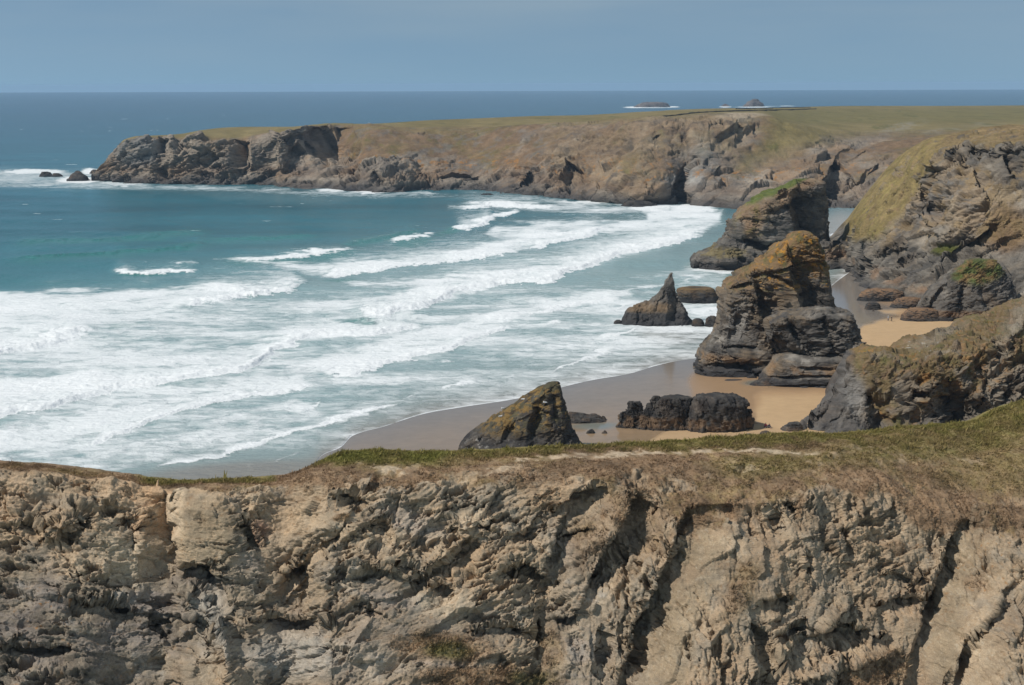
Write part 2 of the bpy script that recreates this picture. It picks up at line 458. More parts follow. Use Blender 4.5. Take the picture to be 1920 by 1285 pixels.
# ================================================================== HEADLAND
def build_headland():
    xs = np.concatenate([np.linspace(173, 1760, 1150), np.linspace(1766, 2600, 60)])
    base = [(150,340),(176,339),(200,341),(235,344),(300,345),(400,347),(470,349),(512,350),(522,354),(560,354),(640,357),(700,360),(800,361),(870,360),(930,363),(960,366),(1000,371),(1080,375),(1150,379),(1200,385),(1250,385),(1285,384),(1300,388),(1350,392),(1450,394),(1560,394),(1760,398),(2600,398)]
    yb = smo(base, xs)
    B = PZ(xs, yb, 0.0); Yb = B[:, 1]
    foot = XYZ(xs, Yb - 2, np.full(len(xs), -6.0))
    # shelf of dark rock at the water
    low = [(150,337),(176,333),(190,327),(205,318),(235,318),(300,322),(400,325),(500,328),(560,325),(640,322),(700,318),(760,330),(800,340),(870,335),(930,338),(1000,345),(1080,345),(1150,352),(1200,350),(1260,352),(1290,356),(1350,355),(1450,352),(1540,350),(1600,352),(1760,352),(2600,350)]
    dlow = [(150,1),(190,3),(240,10),(400,10),(520,22),(640,22),(760,24),(900,22),(1000,26),(1150,16),(1260,14),(1350,16),(1560,20),(2600,30)]
    LOW = P(xs, smo(low, xs), Yb + smo(dlow, xs))
    mid = [(150,335),(176,330),(190,318),(207,298),(235,285),(300,285),(400,290),(500,290),(600,288),(640,285),(700,285),(800,290),(870,290),(1000,290),(1100,290),(1200,292),(1290,305),(1350,320),(1450,312),(1540,305),(1600,308),(1760,310),(2600,310)]
    dmid = [(150,2),(190,5),(240,14),(400,15),(520,30),(600,50),(700,52),(900,58),(1100,52),(1200,40),(1290,30),(1350,40),(1450,60),(1560,62),(2600,80)]
    MID = P(xs, smo(mid, xs), Yb + smo(dmid, xs))
    edge = [(150,333),(176,327),(190,312),(205,297),(222,275),(232,266),(262,258),(300,257),(340,258),(370,251),(400,258),(440,262),(500,251),(560,240),(610,236),(660,235),(700,236),(760,240),(850,240),(950,238),(1050,232),(1150,226),(1250,222),(1350,216),(1420,217),(1460,225),(1510,238),(1560,252),(1620,260),(1760,255),(2600,250)]
    dedge = [(150,3),(190,8),(240,24),(400,26),(520,44),(560,46),(600,70),(640,95),(700,110),(850,118),(1000,118),(1150,105),(1250,95),(1350,110),(1430,150),(1520,150),(1600,150),(2600,170)]
    ye = smo(edge, xs); Ye = Yb + smo(dedge, xs)
    EDGE = P(xs, ye, Ye)
    crest = [(150,332),(176,326),(190,311),(206,295),(223,272),(233,262),(262,255),(300,254),(340,251),(380,244),(430,239),(480,238),(540,238),(600,234),(700,232),(800,226),(900,222),(1000,218),(1100,216),(1200,210),(1300,206),(1420,204),(1500,201),(1600,199),(1760,199),(1920,198),(2600,194)]
    dcr = [(150,5),(190,14),(240,60),(400,110),(500,130),(600,150),(700,190),(900,280),(1100,380),(1250,560),(1400,820),(1600,950),(1920,1100),(2600,1100)]
    Yc = Yb + smo(dcr, xs)
    CREST = P(xs, smo(crest, xs), Yc)
    back = XYZ(xs, Yc + 120 + .1 * (Yc - 900), np.clip(CREST[:, 2] - 25, -6, 30))
    back2 = XYZ(xs, Yc + 220 + .1 * (Yc - 900), np.full(len(xs), -6.0))
    V, t = ribbon(xs, [back2, back, CREST, EDGE, MID, LOW, foot], [4, 14, 50, 70, 80, 80])
    X, Yp = toPix(V)
    wob = 10 * fbm(V / 40.0, 3, 4)
    x, y = X + wob * 1.5, Yp + wob * .7
    # ---- where bare rock shows
    rowt = np.broadcast_to(t[None, :], X.shape)
    nz = fbm(V / 26.0, 11, 5, .6)
    shelf = sstep(4.05, 4.5, rowt + nz * 1.1)
    shelf = np.maximum(shelf, .0)
    left = (1 - sstep(575, 625, x + 40 * nz)) * sstep(2.93, 3.12, rowt + nz * .25)
    scree = inpoly(x, y, [(1010,245),(1060,226),(1200,220),(1330,214),(1432,212),(1400,262),(1360,300),(1290,345),(1180,360),(1040,345),(1030,300)], 14)
    rocks2 = np.maximum.reduce([blob(x, y, 1540, 285, 50, 22, -25), blob(x, y, 1620, 262, 62, 16, -16), blob(x, y, 1470, 308, 60, 26, -15), blob(x, y, 1395, 255, 45, 16, -35), blob(x, y, 1330, 315, 60, 40, -40), blob(x, y, 1590, 345, 110, 40, -12), blob(x, y, 1435, 345, 90, 26, -8), blob(x, y, 1690, 240, 60, 12, -10)])
    out = sstep(.22, .42, nz + .22 * blob(x, y, 1130, 280, 260, 70)) * sstep(3.1, 3.5, rowt) * .8
    rock = np.clip(np.maximum.reduce([shelf, left * .9, scree * (.5 + 1.2 * nz), rocks2 * (.65 + 1.2 * nz), out]), 0, 1)
    flat = 1 - sstep(2.75, 3.05, rowt)
    rock = rock * (1 - flat)
    n0 = gnormals(V, False)
    # ---- broad coves and buttresses (metres away from the viewer)
    cov = np.zeros(X.shape)
    def cove(pts, wl, wr, d, sh=.8):
        nonlocal cov
        cov += d * groove(x, y, pts, wl, wr, sh)
    cove([(578,242),(590,262),(612,290),(628,318)], 26, 66, 46, .9)          # the big shaded gully
    cove([(612,246),(640,242),(660,238)], 30, 24, 26)
    cove([(455,262),(452,290),(455,320)], 22, 16, 20)
    cove([(405,292),(380,318)], 22, 30, 13)
    cove([(300,262),(296,290)], 14, 26, 14)
    cove([(330,262),(333,282)], 10, 14, 9)
    cove([(300,318),(312,340)], 14, 18, 10)
    cove([(545,282),(560,300)], 20, 22, 13)
    cove([(500,330),(560,318)], 12, 10, 8)
    cove([(655,318),(665,346)], 10, 16, 12)
    cove([(790,330),(805,350)], 8, 12, 9)
    cove([(700,330),(718,345)], 12, 14, 8)
    cove([(828,338),(850,328),(900,334)], 10, 9, 10)
    cove([(985,340),(1000,352)], 30, 34, 22)
    cove([(1085,316),(1072,340),(1068,356)], 26, 20, 30)
    cove([(1265,340),(1272,362),(1282,382)], 12, 22, 17)
    cove([(1310,300),(1285,330),(1275,345)], 18, 10, 9)
    cove([(1600,322),(1580,350),(1572,388)], 40, 44, 40, .6)
    cove([(1660,318),(1620,360)], 16, 16, 16)
    cove([(1350,270),(1392,238)], 8, 14, 10)
    cove([(1380,262),(1425,240)], 8, 14, 11)
    cove([(1230,255),(1240,280)], 10, 14, 7)
    cove([(1150,232),(1200,226),(1240,228)], 8, 8, 6)
    cove([(1340,330),(1365,345)], 10, 16, 8)
    butt = 24 * blob(x, y, 1165, 330, 75, 46, -18, .7) + 10 * blob(x, y, 1230, 345, 40, 30, 0, .7) + 9 * blob(x, y, 735, 325, 45, 22, 10, .6) + 8 * blob(x, y, 640, 335, 38, 22, 10, .6)
    V = V + np.stack([np.zeros_like(cov), cov - butt, np.zeros_like(cov)], -1) * (rowt < 5.7)[..., None]
    rel = rock_relief(V, 26.0, 40, (-.45, .2, 1), .42, .55, .55, .5)
    soft = 7 * fbm(V / 60.0, 21, 4) + 1.6 * fbm(V / 9.0, 22, 4)
    fade = sstep(1.0, 2.6, rowt)
    d = (rel * .66 * rock + soft * (1 - rock) * (1 - .86 * flat)) * fade
    d[:, rowt[0] < 2.05] *= .15
    nh = n0.copy()
    V2 = V + nh * d[..., None]
    n = gnormals(V2, False)
    # ---- colour
    W = np.array([1.12, 1.0, .86])
    c = rock_colour(V2, n, 26.0, 41, DGREY * 1.75 * W, GREY * 1.35 * W, LGREY * .95 * W, HEATH * 1.4, .5, (-.45, .2, 1))
    c = lerp(c, rock_colour(V2, n, 13.0, 45, GREY * .55 * W, TAN * .78, LTAN * .80, HEATH * 1.3, .4), np.clip(scree * 1.0, 0, 1))
    c = lerp(c, rock_colour(V2, n, 20.0, 46, GREY, LGREY * .8, LGREY, TAN, .3), blob(x, y, 1300, 325, 60, 45, -40))
    c = lerp(c, rock_colour(V2, n, 20.0, 48, GREY, LGREY * .75, LGREY, TAN, .4), blob(x, y, 262, 285, 45, 28, -20))
    wet = 1 - sstep(1.0, 7.5, V2[..., 2] + 3 * nz)
    c = lerp(c, BLACK * 1.5, wet * .8)
    band = sstep(5, 9, V2[..., 2] + 2 * nz) * (1 - sstep(9, 15, V2[..., 2] + 2 * nz))
    c = lerp(c, BROWN, band * .35)
    vn = fbm(V / 30.0, 60, 5, .6); vn2 = fbm(V / 7.0, 61, 4, .6)
    veg = lerp(HEATH * .92, DRYG * .72, sstep(-.1, .4, vn)); veg = lerp(veg, GREEN * .8, sstep(.15, .5, vn2 + vn * .5) * .5)
    veg = lerp(veg, HEATH * 1.25, sstep(.1, .5, -vn2) * .4)
    veg = lerp(veg, GREY * .85, sstep(.02, .26, fbm(V / 14.0, 63, 5, .7)) * .6)
    veg = veg * (1 + .5 * fbm(V / 5.0, 66, 4, .65))[..., None]
    veg = lerp(veg, BROWN * .6, sstep(.2, .4, fbm(V / 10.0, 67, 5, .7)) * .5)
    gcol = lerp(np.array([.165, .132, .052]), np.array([.205, .160, .070]), sstep(-.3, .3, fbm(V * np.array([1, .25, 1]) / 40.0, 62, 4)))
    gm = np.clip(np.maximum(flat, np.maximum.reduce([inpoly(x, y, [(1440,222),(1500,205),(1700,200),(2600,194),(2600,262),(1640,246),(1560,262),(1480,290),(1400,318),(1380,310),(1430,275),(1450,240)], 24), blob(x, y, 1100, 222, 330, 7) * .7, blob(x, y, 800, 240, 130, 10) * .5])), 0, 1)
    veg = lerp(veg, gcol, gm)
    field = inpoly(x, y, [(1440,206),(2600,196),(2600,225),(1800,228),(1520,232),(1450,226)], 8)
    veg = lerp(veg, np.array([.145, .126, .046]), field * .7)
    veg = lerp(veg, np.array([.085, .090, .028]), scatter_spots(V * np.array([1, .3, 1]), 22.0, 64, .18) * gm * .6)
    veg = lerp(veg, LTAN * .9, np.maximum(blob(x, y, 1395, 216, 40, 5), blob(x, y, 1370, 222, 30, 6)) * .8)
    veg = lerp(veg, LGREY, np.maximum(blob(x, y, 1690, 238, 40, 8, -15), blob(x, y, 1800, 240, 70, 5, -8)) * .35 * sstep(-.1, .2, vn2))
    c = lerp(veg, c, rock)
    lich = scatter_spots(V2, 5.0, 70, .12) * sstep(3.9, 4.2, rowt) * (1 - sstep(4.4, 4.8, rowt)) * sstep(600, 640, x)
    c = lerp(c, ORANGE * .9, lich * .6)
    s = Solid(); s.add(V2, c, False)
    o = s.build('headland', MAT_FAR, origin=np.array([0, 900, 0.0]))
    tag(o, 'long grassy headland with dark rocky cliffs reaching out into the sea', 'headland', kind='structure')
    return V2, xs

# ================================================================== RIGHT CLIFF
def build_right_cliff():
    xs = np.linspace(1548, 2300, 620)
    def yz(pts): return smo(pts, xs)
    # foot on the beach
    foot_y = [(1548,502),(1575,502),(1600,512),(1612,524),(1640,548),(1690,566),(1740,585),(1800,600),(1900,625),(2300,680)]
    F = PZ(xs, yz(foot_y), 1.0); Yf = F[:, 1]
    FOOT = F.copy(); FOOT[:, 2] = -2
    sh = [(1548,480),(1575,482),(1600,482),(1640,515),(1700,520),(1760,525),(1840,530),(1920,540),(2300,560)]
    dsh = [(1548,4),(1600,8),(1640,14),(1700,20),(1780,26),(1920,34),(2300,34)]
    SH = P(xs, yz(sh), Yf + yz(dsh))
    lo = [(1548,470),(1580,470),(1600,458),(1640,468),(1700,462),(1760,458),(1840,455),(1920,470),(2300,470)]
    dlo = [(1548,6),(1600,11),(1640,26),(1700,34),(1780,40),(1920,46),(2300,46)]
    LO = P(xs, yz(lo), Yf + yz(dlo))
    md = [(1548,462),(1580,464),(1600,442),(1640,402),(1700,372),(1760,365),(1840,365),(1920,385),(2300,380)]
    dmd = [(1548,7),(1600,14),(1640,40),(1700,50),(1780,50),(1920,55),(2300,55)]
    MD = P(xs, yz(md), Yf + yz(dmd))
    ed = [(1548,458),(1580,460),(1600,432),(1640,378),(1700,320),(1760,285),(1840,280),(1920,270),(2300,260)]
    ded = [(1548,9),(1600,18),(1640,52),(1700,64),(1780,64),(1920,64),(2300,64)]
    ED = P(xs, yz(ed), Yf + yz(ded))
    cr = [(1548,455),(1580,462),(1588,448),(1600,424),(1620,392),(1650,350),(1690,306),(1740,268),(1790,252),(1850,244),(1920,236),(2300,222)]
    dcr = [(1548,12),(1600,24),(1640,66),(1700,84),(1780,96),(1920,110),(2300,120)]
    CR = P(xs, yz(cr), Yf + yz(dcr))
    Bk = CR.copy(); Bk[:, 1] += 30; Bk[:, 2] -= np.interp(xs, [1548,1640,1800,2300], [8, 10, 3, 0]); 
    Bk2 = CR.copy(); Bk2[:, 1] += 75; Bk2[:, 2] = -3
    V, t = ribbon(xs, [Bk2, Bk, CR, ED, MD, LO, SH, FOOT], [6, 14, 40, 70, 80, 60, 70])
    X, Yp = toPix(V)
    rowt = np.broadcast_to(t[None, :], X.shape)
    nz = fbm(V / 14.0, 111, 5, .6)
    x, y = X + 10 * nz, Yp + 8 * nz
    cov = np.zeros(X.shape)
    def cove(pts, wl, wr, d, sh=.8):
        nonlocal cov
        cov += d * groove(x, y, pts, wl, wr, sh)
    cove([(1745,330),(1742,380),(1760,410)], 18, 26, 11)
    cove([(1800,290),(1850,288),(1880,300)], 22, 20, 9)
    cove([(1835,300),(1840,345)], 16, 24, 9)
    cove([(1900,285),(1905,330)], 14, 20, 9)
    cove([(1750,395),(1765,420)], 14, 18, 7)
    cove([(1640,480),(1700,470)], 12, 12, 5)
    cove([(1690,500),(1720,480)], 10, 14, 5)
    cove([(1860,430),(1800,470),(1760,500)], 12, 18, 7)
    cov -= 7 * blob(x, y, 1800, 400, 60, 70, 20, .7) + 5 * blob(x, y, 1700, 450, 60, 50, 0, .7)
    V = V + np.stack([np.zeros_like(cov), cov, np.zeros_like(cov)], -1)
    grass = np.clip(np.maximum.reduce([1 - sstep(2.75, 3.1, rowt + nz * .5),
        inpoly(x, y, [(1588,440),(1640,360),(1700,300),(1760,262),(1800,268),(1742,320),(1716,372),(1665,420),(1640,446),(1606,452)], 10),
        blob(x, y, 1765, 465, 34, 9), blob(x, y, 1845, 435, 30, 14, 20) * .8, blob(x, y, 1880, 420, 45, 34, 30) * .6]), 0, 1)
    grass *= 1 - .85 * sstep(.12, .24, fbm(V / 6.0, 113, 5, .65)) * sstep(1.8, 2.2, rowt)
    grass *= sstep(1575, 1592, X)
    n0 = gnormals(V, False)
    rel = rock_relief(V, 13.0, 140, (-.5, .3, 1), .45, .6, .5, .55)
    soft = 2.6 * fbm(V / 16.0, 121, 4) + .9 * fbm(V / 3.0, 122, 5, .6)
    d = rel * .8 * (1 - grass) + soft * grass
    d *= sstep(.6, 1.9, rowt) * .9 + .1
    V2 = V + n0 * d[..., None]
    n = gnormals(V2, False)
    W = np.array([1.05, 1.0, .92])
    c = rock_colour(V2, n, 13.0, 141, DGREY * W, GREY * .95 * W, LGREY * .85 * W, TAN * .85, .26, (-.5, .3, 1))
    c = lerp(c, rock_colour(V2, n, 13.0, 142, GREY * .9, TAN * .85, LTAN * .8, OCHRE, .15), np.clip(blob(x, y, 1760, 360, 110, 80, 10) * .85, 0, 1))
    c = lerp(c, np.array([.33, .285, .225]), np.maximum.reduce([blob(x, y, 1900, 375, 40, 22, 15), blob(x, y, 1740, 440, 40, 12, -20) * .6]) * .8)
    c = lerp(c, np.array([.225, .125, .06]), blob(x, y, 1880, 425, 42, 40, 30) * .75)
    wet = 1 - sstep(.8, 4.5, V2[..., 2] + 1.5 * nz)
    c = lerp(c, BLACK * 1.4, wet * .75)
    band = sstep(3.2, 4.5, V2[..., 2] + 1.5 * nz) * (1 - sstep(6, 8, V2[..., 2] + 1.5 * nz)) * sstep(-.1, .3, fbm(V2 / 9, 77, 4))
    c = lerp(c, np.array([.24, .14, .075]), band * .6)
    vn = fbm(V / 16.0, 160, 5, .6); vn2 = fbm(V / 3.0, 161, 4, .6)
    veg = lerp(DRYG * 1.02, np.array([.200, .158, .058]), sstep(-.3, .3, vn)); veg = lerp(veg, HEATH * 1.15, sstep(.0, .45, vn2 + vn * .4) * .65)
    veg = lerp(veg, HEATH, (1 - sstep(1700, 1780, x)) * 0 + sstep(1720, 1800, x) * .45)
    veg = veg * (1 + .6 * fbm(V / 1.8, 163, 4, .65) + .4 * fbm(V / 6, 164, 3))[..., None]
    veg = lerp(veg, GREEN * .6, blob(x, y, 1765, 465, 40, 14))
    och = scatter_spots(V2, 9.0, 170, .04) * sstep(2.9, 3.4, rowt) * (1 - sstep(4.6, 5.2, rowt))
    c = lerp(c, np.array([.26, .18, .085]), och * .55)
    c = lerp(c, veg, grass)
    s = Solid(); s.add(V2, c, False)
    o = s.build('cliff', MAT_MID, origin=np.array([170., 480, 0]))
    tag(o, 'tall grey cliff with a dry grass ridge behind the sandy cove', 'cliff', kind='structure')

# ================================================================== NEAR RIGHT SPUR
def build_spur():
    xs = np.linspace(1478, 2300, 620)
    def yz(pts): return smo(pts, xs)
    foot_y = [(1478,812),(1500,815),(1560,822),(1640,828),(1800,830),(2300,850)]
    F = PZ(xs, yz(foot_y), .6); Yf = F[:, 1]
    FOOT = F.copy(); FOOT[:, 2] = -2
    lo = [(1478,808),(1500,806),(1540,800),(1580,795),(1640,792),(1740,790),(1840,792),(1920,795),(2300,800)]
    dlo = [(1478,1),(1540,3),(1640,5),(1920,10),(2300,12)]
    LO = P(xs, yz(lo), Yf + yz(dlo))
    md = [(1478,804),(1500,798),(1530,780),(1560,760),(1585,735),(1600,722),(1640,720),(1740,715),(1840,712),(1920,700),(2300,690)]
    dmd = [(1478,2),(1540,6),(1600,10),(1640,9),(1740,9),(1920,16),(2300,18)]
    MD = P(xs, yz(md), Yf + yz(dmd))
    up = [(1478,802),(1500,795),(1530,776),(1560,750),(1582,726),(1592,695),(1602,676),(1640,672),(1700,672),(1760,660),(1840,640),(1920,610),(2300,560)]
    dup = [(1478,3),(1540,8),(1600,14),(1640,14),(1740,16),(1920,26),(2300,30)]
    UP_ = P(xs, yz(up), Yf + yz(dup))
    cr = [(1478,801),(1500,793),(1530,774),(1560,746),(1582,720),(1590,684),(1600,662),(1612,654),(1635,650),(1665,655),(1700,640),(1740,624),(1790,610),(1840,594),(1880,580),(1920,556),(2300,420)]
    dcr = [(1478,5),(1540,12),(1600,24),(1640,28),(1740,36),(1920,56),(2300,60)]
    CR = P(xs, yz(cr), Yf + yz(dcr))
    Bk = CR.copy(); Bk[:, 1] += 10; Bk[:, 2] -= 4
    Bk2 = CR.copy(); Bk2[:, 1] += 22; Bk2[:, 2] = -2
    V, t = ribbon(xs, [Bk2, Bk, CR, UP_, MD, LO, FOOT], [8, 16, 80, 100, 90, 24])
    X, Yp = toPix(V)
    rowt = np.broadcast_to(t[None, :], X.shape)
    nz = fbm(V / 7.0, 211, 5, .6)
    x, y = X + 10 * nz, Yp + 8 * nz
    cov = np.zeros(X.shape)
    def cove(pts, wl, wr, d, sh=.8):
        nonlocal cov
        cov += d * groove(x, y, pts, wl, wr, sh)
    cove([(1580,735),(1562,760),(1530,790)], 10, 14, 2.2)
    cove([(1640,745),(1645,780),(1660,812)], 20, 30, 5)
    cove([(1790,740),(1800,775),(1810,800)], 34, 26, 7)
    cove([(1835,760),(1845,790)], 16, 18, 5)
    cove([(1800,650),(1850,640)], 8, 10, 2.5)
    cove([(1880,740),(1905,755)], 12, 14, 3)
    cove([(1870,640),(1868,690)], 12, 16, 2.5)
    cove([(1725,720),(1712,800)], 8, 12, 1.6)
    V = V + np.stack([np.zeros_like(cov), cov, np.zeros_like(cov)], -1)
    rib = np.maximum(groove(x, y, [(1832,800),(1858,725),(1882,645),(1908,585),(1960,520)], 24, 24, .6), blob(x, y, 1760, 628, 50, 12, -20) * .8)
    V = V - np.stack([np.zeros_like(cov), 2.2 * rib, np.zeros_like(cov)], -1)
    n0 = gnormals(V, False)
    grass = np.clip(np.maximum.reduce([1 - sstep(2.7, 3.05, rowt + nz * .6),
        sstep(-.04, .2, nz + .12) * inpoly(x, y, [(1600,655),(1920,545),(2300,420),(2300,650),(1900,690),(1840,735),(1780,760),(1740,750),(1700,810),(1640,790),(1625,720),(1600,700)], 14)]), 0, 1)
    grass *= sstep(1590, 1602, X) * (1 - .8 * rib)
    rel = rock_relief(V, 7.0, 240, (-.55, .25, 1), .75, .65, .6, .5)
    soft = .9 * fbm(V / 7.0, 221, 4) + .35 * fbm(V / 1.3, 222, 4)
    d = (rel * .9 * (1 - grass * .45) + soft * grass) * (sstep(.6, 1.9, rowt) * .9 + .1) * (.12 + .88 * sstep(1480, 1525, X))
    V2 = V + n0 * d[..., None]
    n = gnormals(V2, False)
    W = np.array([1.12, 1.0, .84])
    c = rock_colour(V2, n, 7.5, 241, DGREY * 1.05 * W, GREY * .95 * W, LGREY * .8 * W, TAN * .7, .40, (-.55, .25, 1))
    left = 1 - sstep(1590, 1640, x)
    c = lerp(c, rock_colour(V2, n, 7.5, 243, BLACK * 1.6, DGREY * 1.25, GREY * 1.1, BROWN, .1), np.clip(left + sstep(770, 800, y) * .6, 0, 1) * .8)
    c = lerp(c, LGREY * .95, blob(x, y, 1605, 735, 22, 45, 0) * .5)
    c = lerp(c, np.array([.26, .225, .18]), rib * .6)
    vn = fbm(V / 7.0, 260, 5, .6); vn2 = fbm(V / 1.5, 261, 4, .6)
    veg = lerp(np.array([.150, .108, .048]), np.array([.110, .100, .032]), sstep(-.1, .35, vn)); veg = lerp(veg, HEATH * 1.1, sstep(-.1, .35, vn2) * .85)
    veg = veg * (1 + .5 * fbm(V / 1.0, 266, 4, .65))[..., None]
    veg = lerp(veg, ORANGE * .75, scatter_spots(V2, 2.5, 262, .16) * .6)
    veg = lerp(veg, np.array([.5, .5, .45]), sstep(.28, .36, fbm(V2 / 1.2, 263, 4)) * blob(x, y, 1735, 645, 40, 18) * .8)
    c = lerp(c, veg, grass * .9)
    c = lerp(c, np.array([.33, .155, .03]), np.maximum(blob(x, y, 1632, 655, 30, 7), blob(x, y, 1660, 655, 18, 6)) * sstep(-.1, .2, nz) * .85)
    c = lerp(c, np.array([.29, .15, .05]), scatter_spots(V2, 2.0, 264, .08) * np.maximum(blob(x, y, 1728, 750, 18, 60, 12), blob(x, y, 1850, 690, 60, 50)) * .6)
    s = Solid(); s.add(V2, c, False)
    o = s.build('rocky_spur', MAT_STACK, origin=np.array([90., 265, 0]))
    tag(o, 'lichen and grass topped rock spur running down to the beach', 'cliff', kind='structure')
# ================================================================== FOREGROUND CLIFF
def build_near():
    xs = np.concatenate([np.linspace(-1500, -420, 60)[:-1], np.linspace(-420, 2440, 1800), np.linspace(2440, 3600, 60)[1:]])
    crest = [(-1500,830),(-200,866),(0,873),(60,877),(130,886),(200,894),(240,900),(262,905),(330,908),(400,906),(470,903),(520,899),(560,886),(600,868),(640,854),(700,851),(760,853),(820,853),(870,851),(940,849),(1000,846),(1100,841),(1200,836),(1300,830),(1420,823),(1500,819),(1560,819),(1620,815),(1680,808),(1740,803),(1800,800),(1840,793),(1870,778),(1900,766),(1930,757),(2120,720),(3600,560)]
    yc = smo(crest, xs)
    Yc = smo([(-1500,96),(0,101),(240,102),(420,101),(600,105),(900,108),(1300,112),(1600,117),(1800,122),(1920,126),(3600,150)], xs)
    edge = [(-1500,850),(-200,880),(0,888),(100,896),(200,905),(260,916),(320,925),(400,918),(470,915),(520,912),(600,905),(680,912),(740,905),(820,906),(900,905),(960,900),(1040,905),(1130,905),(1190,915),(1260,930),(1330,942),(1400,938),(1480,922),(1560,918),(1620,918),(1700,945),(1790,962),(1860,968),(1920,975),(2120,980),(3600,1000)]
    ye = smo(edge, xs)
    de = smo([(-1500,4),(0,3),(240,3.4),(420,2.6),(520,3),(620,7),(900,7.5),(1200,10),(1400,12.5),(1560,13),(1800,17),(1920,21),(3600,25)], xs)
    Ye = Yc - de
    CR = P(xs, yc, Yc)
    q = .45
    VM = P(xs, yc + (ye - yc) * .42, Yc - de * .52)
    ED = P(xs, ye, Ye)
    # plan shape of the face: buttresses and re-entrants (metres towards the viewer at the foot of the picture)
    fo = smo([(-1500,8),(-200,8),(0,7.5),(120,7.5),(240,6),(310,5),(360,6.5),(500,6.5),(700,7),(900,7),(1050,6.2),(1170,6.0),(1280,7.5),(1420,7),(1600,6.5),(1720,6.5),(1800,8),(1900,9),(2120,10),(3600,12)], xs)
    yb = 1300.0
    fo = fo * 1.6
    def fr(k, e): return P(xs, ye + (yb - ye) * k, Ye - fo * e)
    F1, F2, F3 = fr(.2, .24), fr(.6, .63), fr(1.0, 1.0)
    FT = F3.copy(); FT[:, 1] -= 9; FT[:, 2] = 3
    FT2 = F3.copy(); FT2[:, 1] -= 14; FT2[:, 2] = -3
    B1 = CR.copy(); B1[:, 1] += 3.0; B1[:, 2] -= .5
    B2 = CR.copy(); B2[:, 1] += 12; B2[:, 2] -= 7
    B3 = CR.copy(); B3[:, 1] += 36; B3[:, 2] = -3
    V, t = ribbon(xs, [B3, B2, B1, CR, VM, ED, F1, F2, F3, FT, FT2], [8, 10, 8, 60, 64, 70, 130, 130, 14, 4])
    X, Yp = toPix(V)
    rowt = np.broadcast_to(t[None, :], X.shape)
    nz = fbm(V / 3.5, 311, 5, .6); nz2 = fbm(V / 1.1, 312, 4, .6)
    x, y = X + 16 * nz + 5 * nz2, Yp + 12 * nz + 4 * nz2
    cov = np.zeros(X.shape)
    def cove(pts, wl, wr, d, sh=1.0):
        nonlocal cov
        cov += d * groove(x, y, pts, wl, wr, sh)
    cove([(1300,960),(1262,1055),(1240,1105),(1203,1183),(1165,1310)], 12, 150, 1.7)
    cove([(1275,1040),(1242,1102),(1203,1183),(1185,1230)], 10, 60, 2.2)      # long slab, dark crack on its left
    cove([(1815,960),(1780,1056),(1755,1125),(1735,1175),(1700,1310)], 12, 130, 1.6)
    cove([(1790,1035),(1757,1122),(1736,1178)], 10, 50, 2.4)
    cove([(1915,1080),(1860,1190),(1828,1214),(1790,1310)], 12, 120, 1.4)
    cove([(1872,1175),(1828,1214),(1800,1290)], 10, 56, 2.6)
    cove([(1190,935),(1168,1000),(1150,1030),(1100,1110)], 9, 70, 2.7)
    cove([(1085,930),(1048,1010),(1016,1100),(1002,1250)], 9, 60, 1.5)
    cove([(640,1000),(575,1060),(530,1120)], 30, 8, 1.6)
    cove([(900,1020),(830,1075),(760,1130)], 30, 8, 1.6)
    cove([(1052,955),(1090,938),(1132,912)], 34, 6, 2.4)
    cove([(955,1068),(985,1075),(1012,1110)], 36, 20, 2.4)
    cove([(1004,1180),(1003,1232)], 12, 10, 1.5)
    cove([(1312,948),(1345,945),(1378,948)], 32, 6, 1.9)
    cove([(1432,1140),(1475,1130)], 24, 14, 1.9)
    cove([(1492,1190),(1534,1182)], 44, 12, 2.2)
    cove([(1545,1195),(1590,1180),(1622,1188)], 46, 12, 2.2)
    cove([(1407,1185),(1430,1200),(1442,1255)], 30, 18, 1.8)
    cove([(1680,1085),(1704,1090)], 26, 8, 1.5)
    cove([(1672,1130),(1715,1126)], 50, 8, 2.1)
    cove([(1512,1042),(1514,1075)], 10, 14, 1.5)
    cove([(1582,995),(1594,1038)], 8, 12, 1.4)
    cove([(1455,955),(1462,985)], 10, 12, 1.3)
    cove([(1476,945),(1490,975)], 8, 12, 1.2)
    cove([(345,1072),(380,1080),(398,1135)], 40, 26, 2.6)
    cove([(322,925),(310,965),(312,1010),(325,1070)], 60, 16, 1.9)                        # the earthy gully
    cove([(455,985),(466,1025)], 16, 18, 1.7)
    cove([(520,1080),(569,1095),(560,1140)], 30, 18, 2.2)
    cove([(500,1172),(590,1176)], 34, 12, 2.3)
    cove([(222,985),(246,990),(240,1028)], 16, 18, 1.6)
    cove([(318,1175),(362,1185),(345,1220)], 22, 26, 2.0)
    cove([(18,1220),(130,1222)], 40, 10, 2.4)
    cove([(105,1105),(150,1140),(240,1150)], 30, 8, 1.7)
    cove([(150,1080),(140,1100)], 12, 14, 1.0)
    cove([(640,930),(668,935),(690,955)], 26, 8, 1.4)
    cove([(715,985),(712,1030)], 14, 20, 1.4)
    cove([(860,1010),(875,1040),(850,1080)], 20, 24, 1.6)
    cove([(820,1105),(845,1112)], 22, 10, 1.7)
    cove([(690,1150),(720,1160)], 20, 10, 1.5)
    cove([(905,1185),(960,1180),(990,1195)], 26, 8, 1.7)
    cove([(760,1060),(800,1075)], 18, 8, 1.3)
    cove([(980,1000),(1000,1035)], 16, 22, 1.7)
    cove([(1060,1020),(1100,1000)], 18, 8, 1.4)
    cove([(1130,1190),(1125,1250)], 12, 26, 1.5)
    cove([(1040,1170),(1075,1160)], 20, 8, 1.2)
    cove([(40,985),(65,1000)], 14, 8, 1.0)
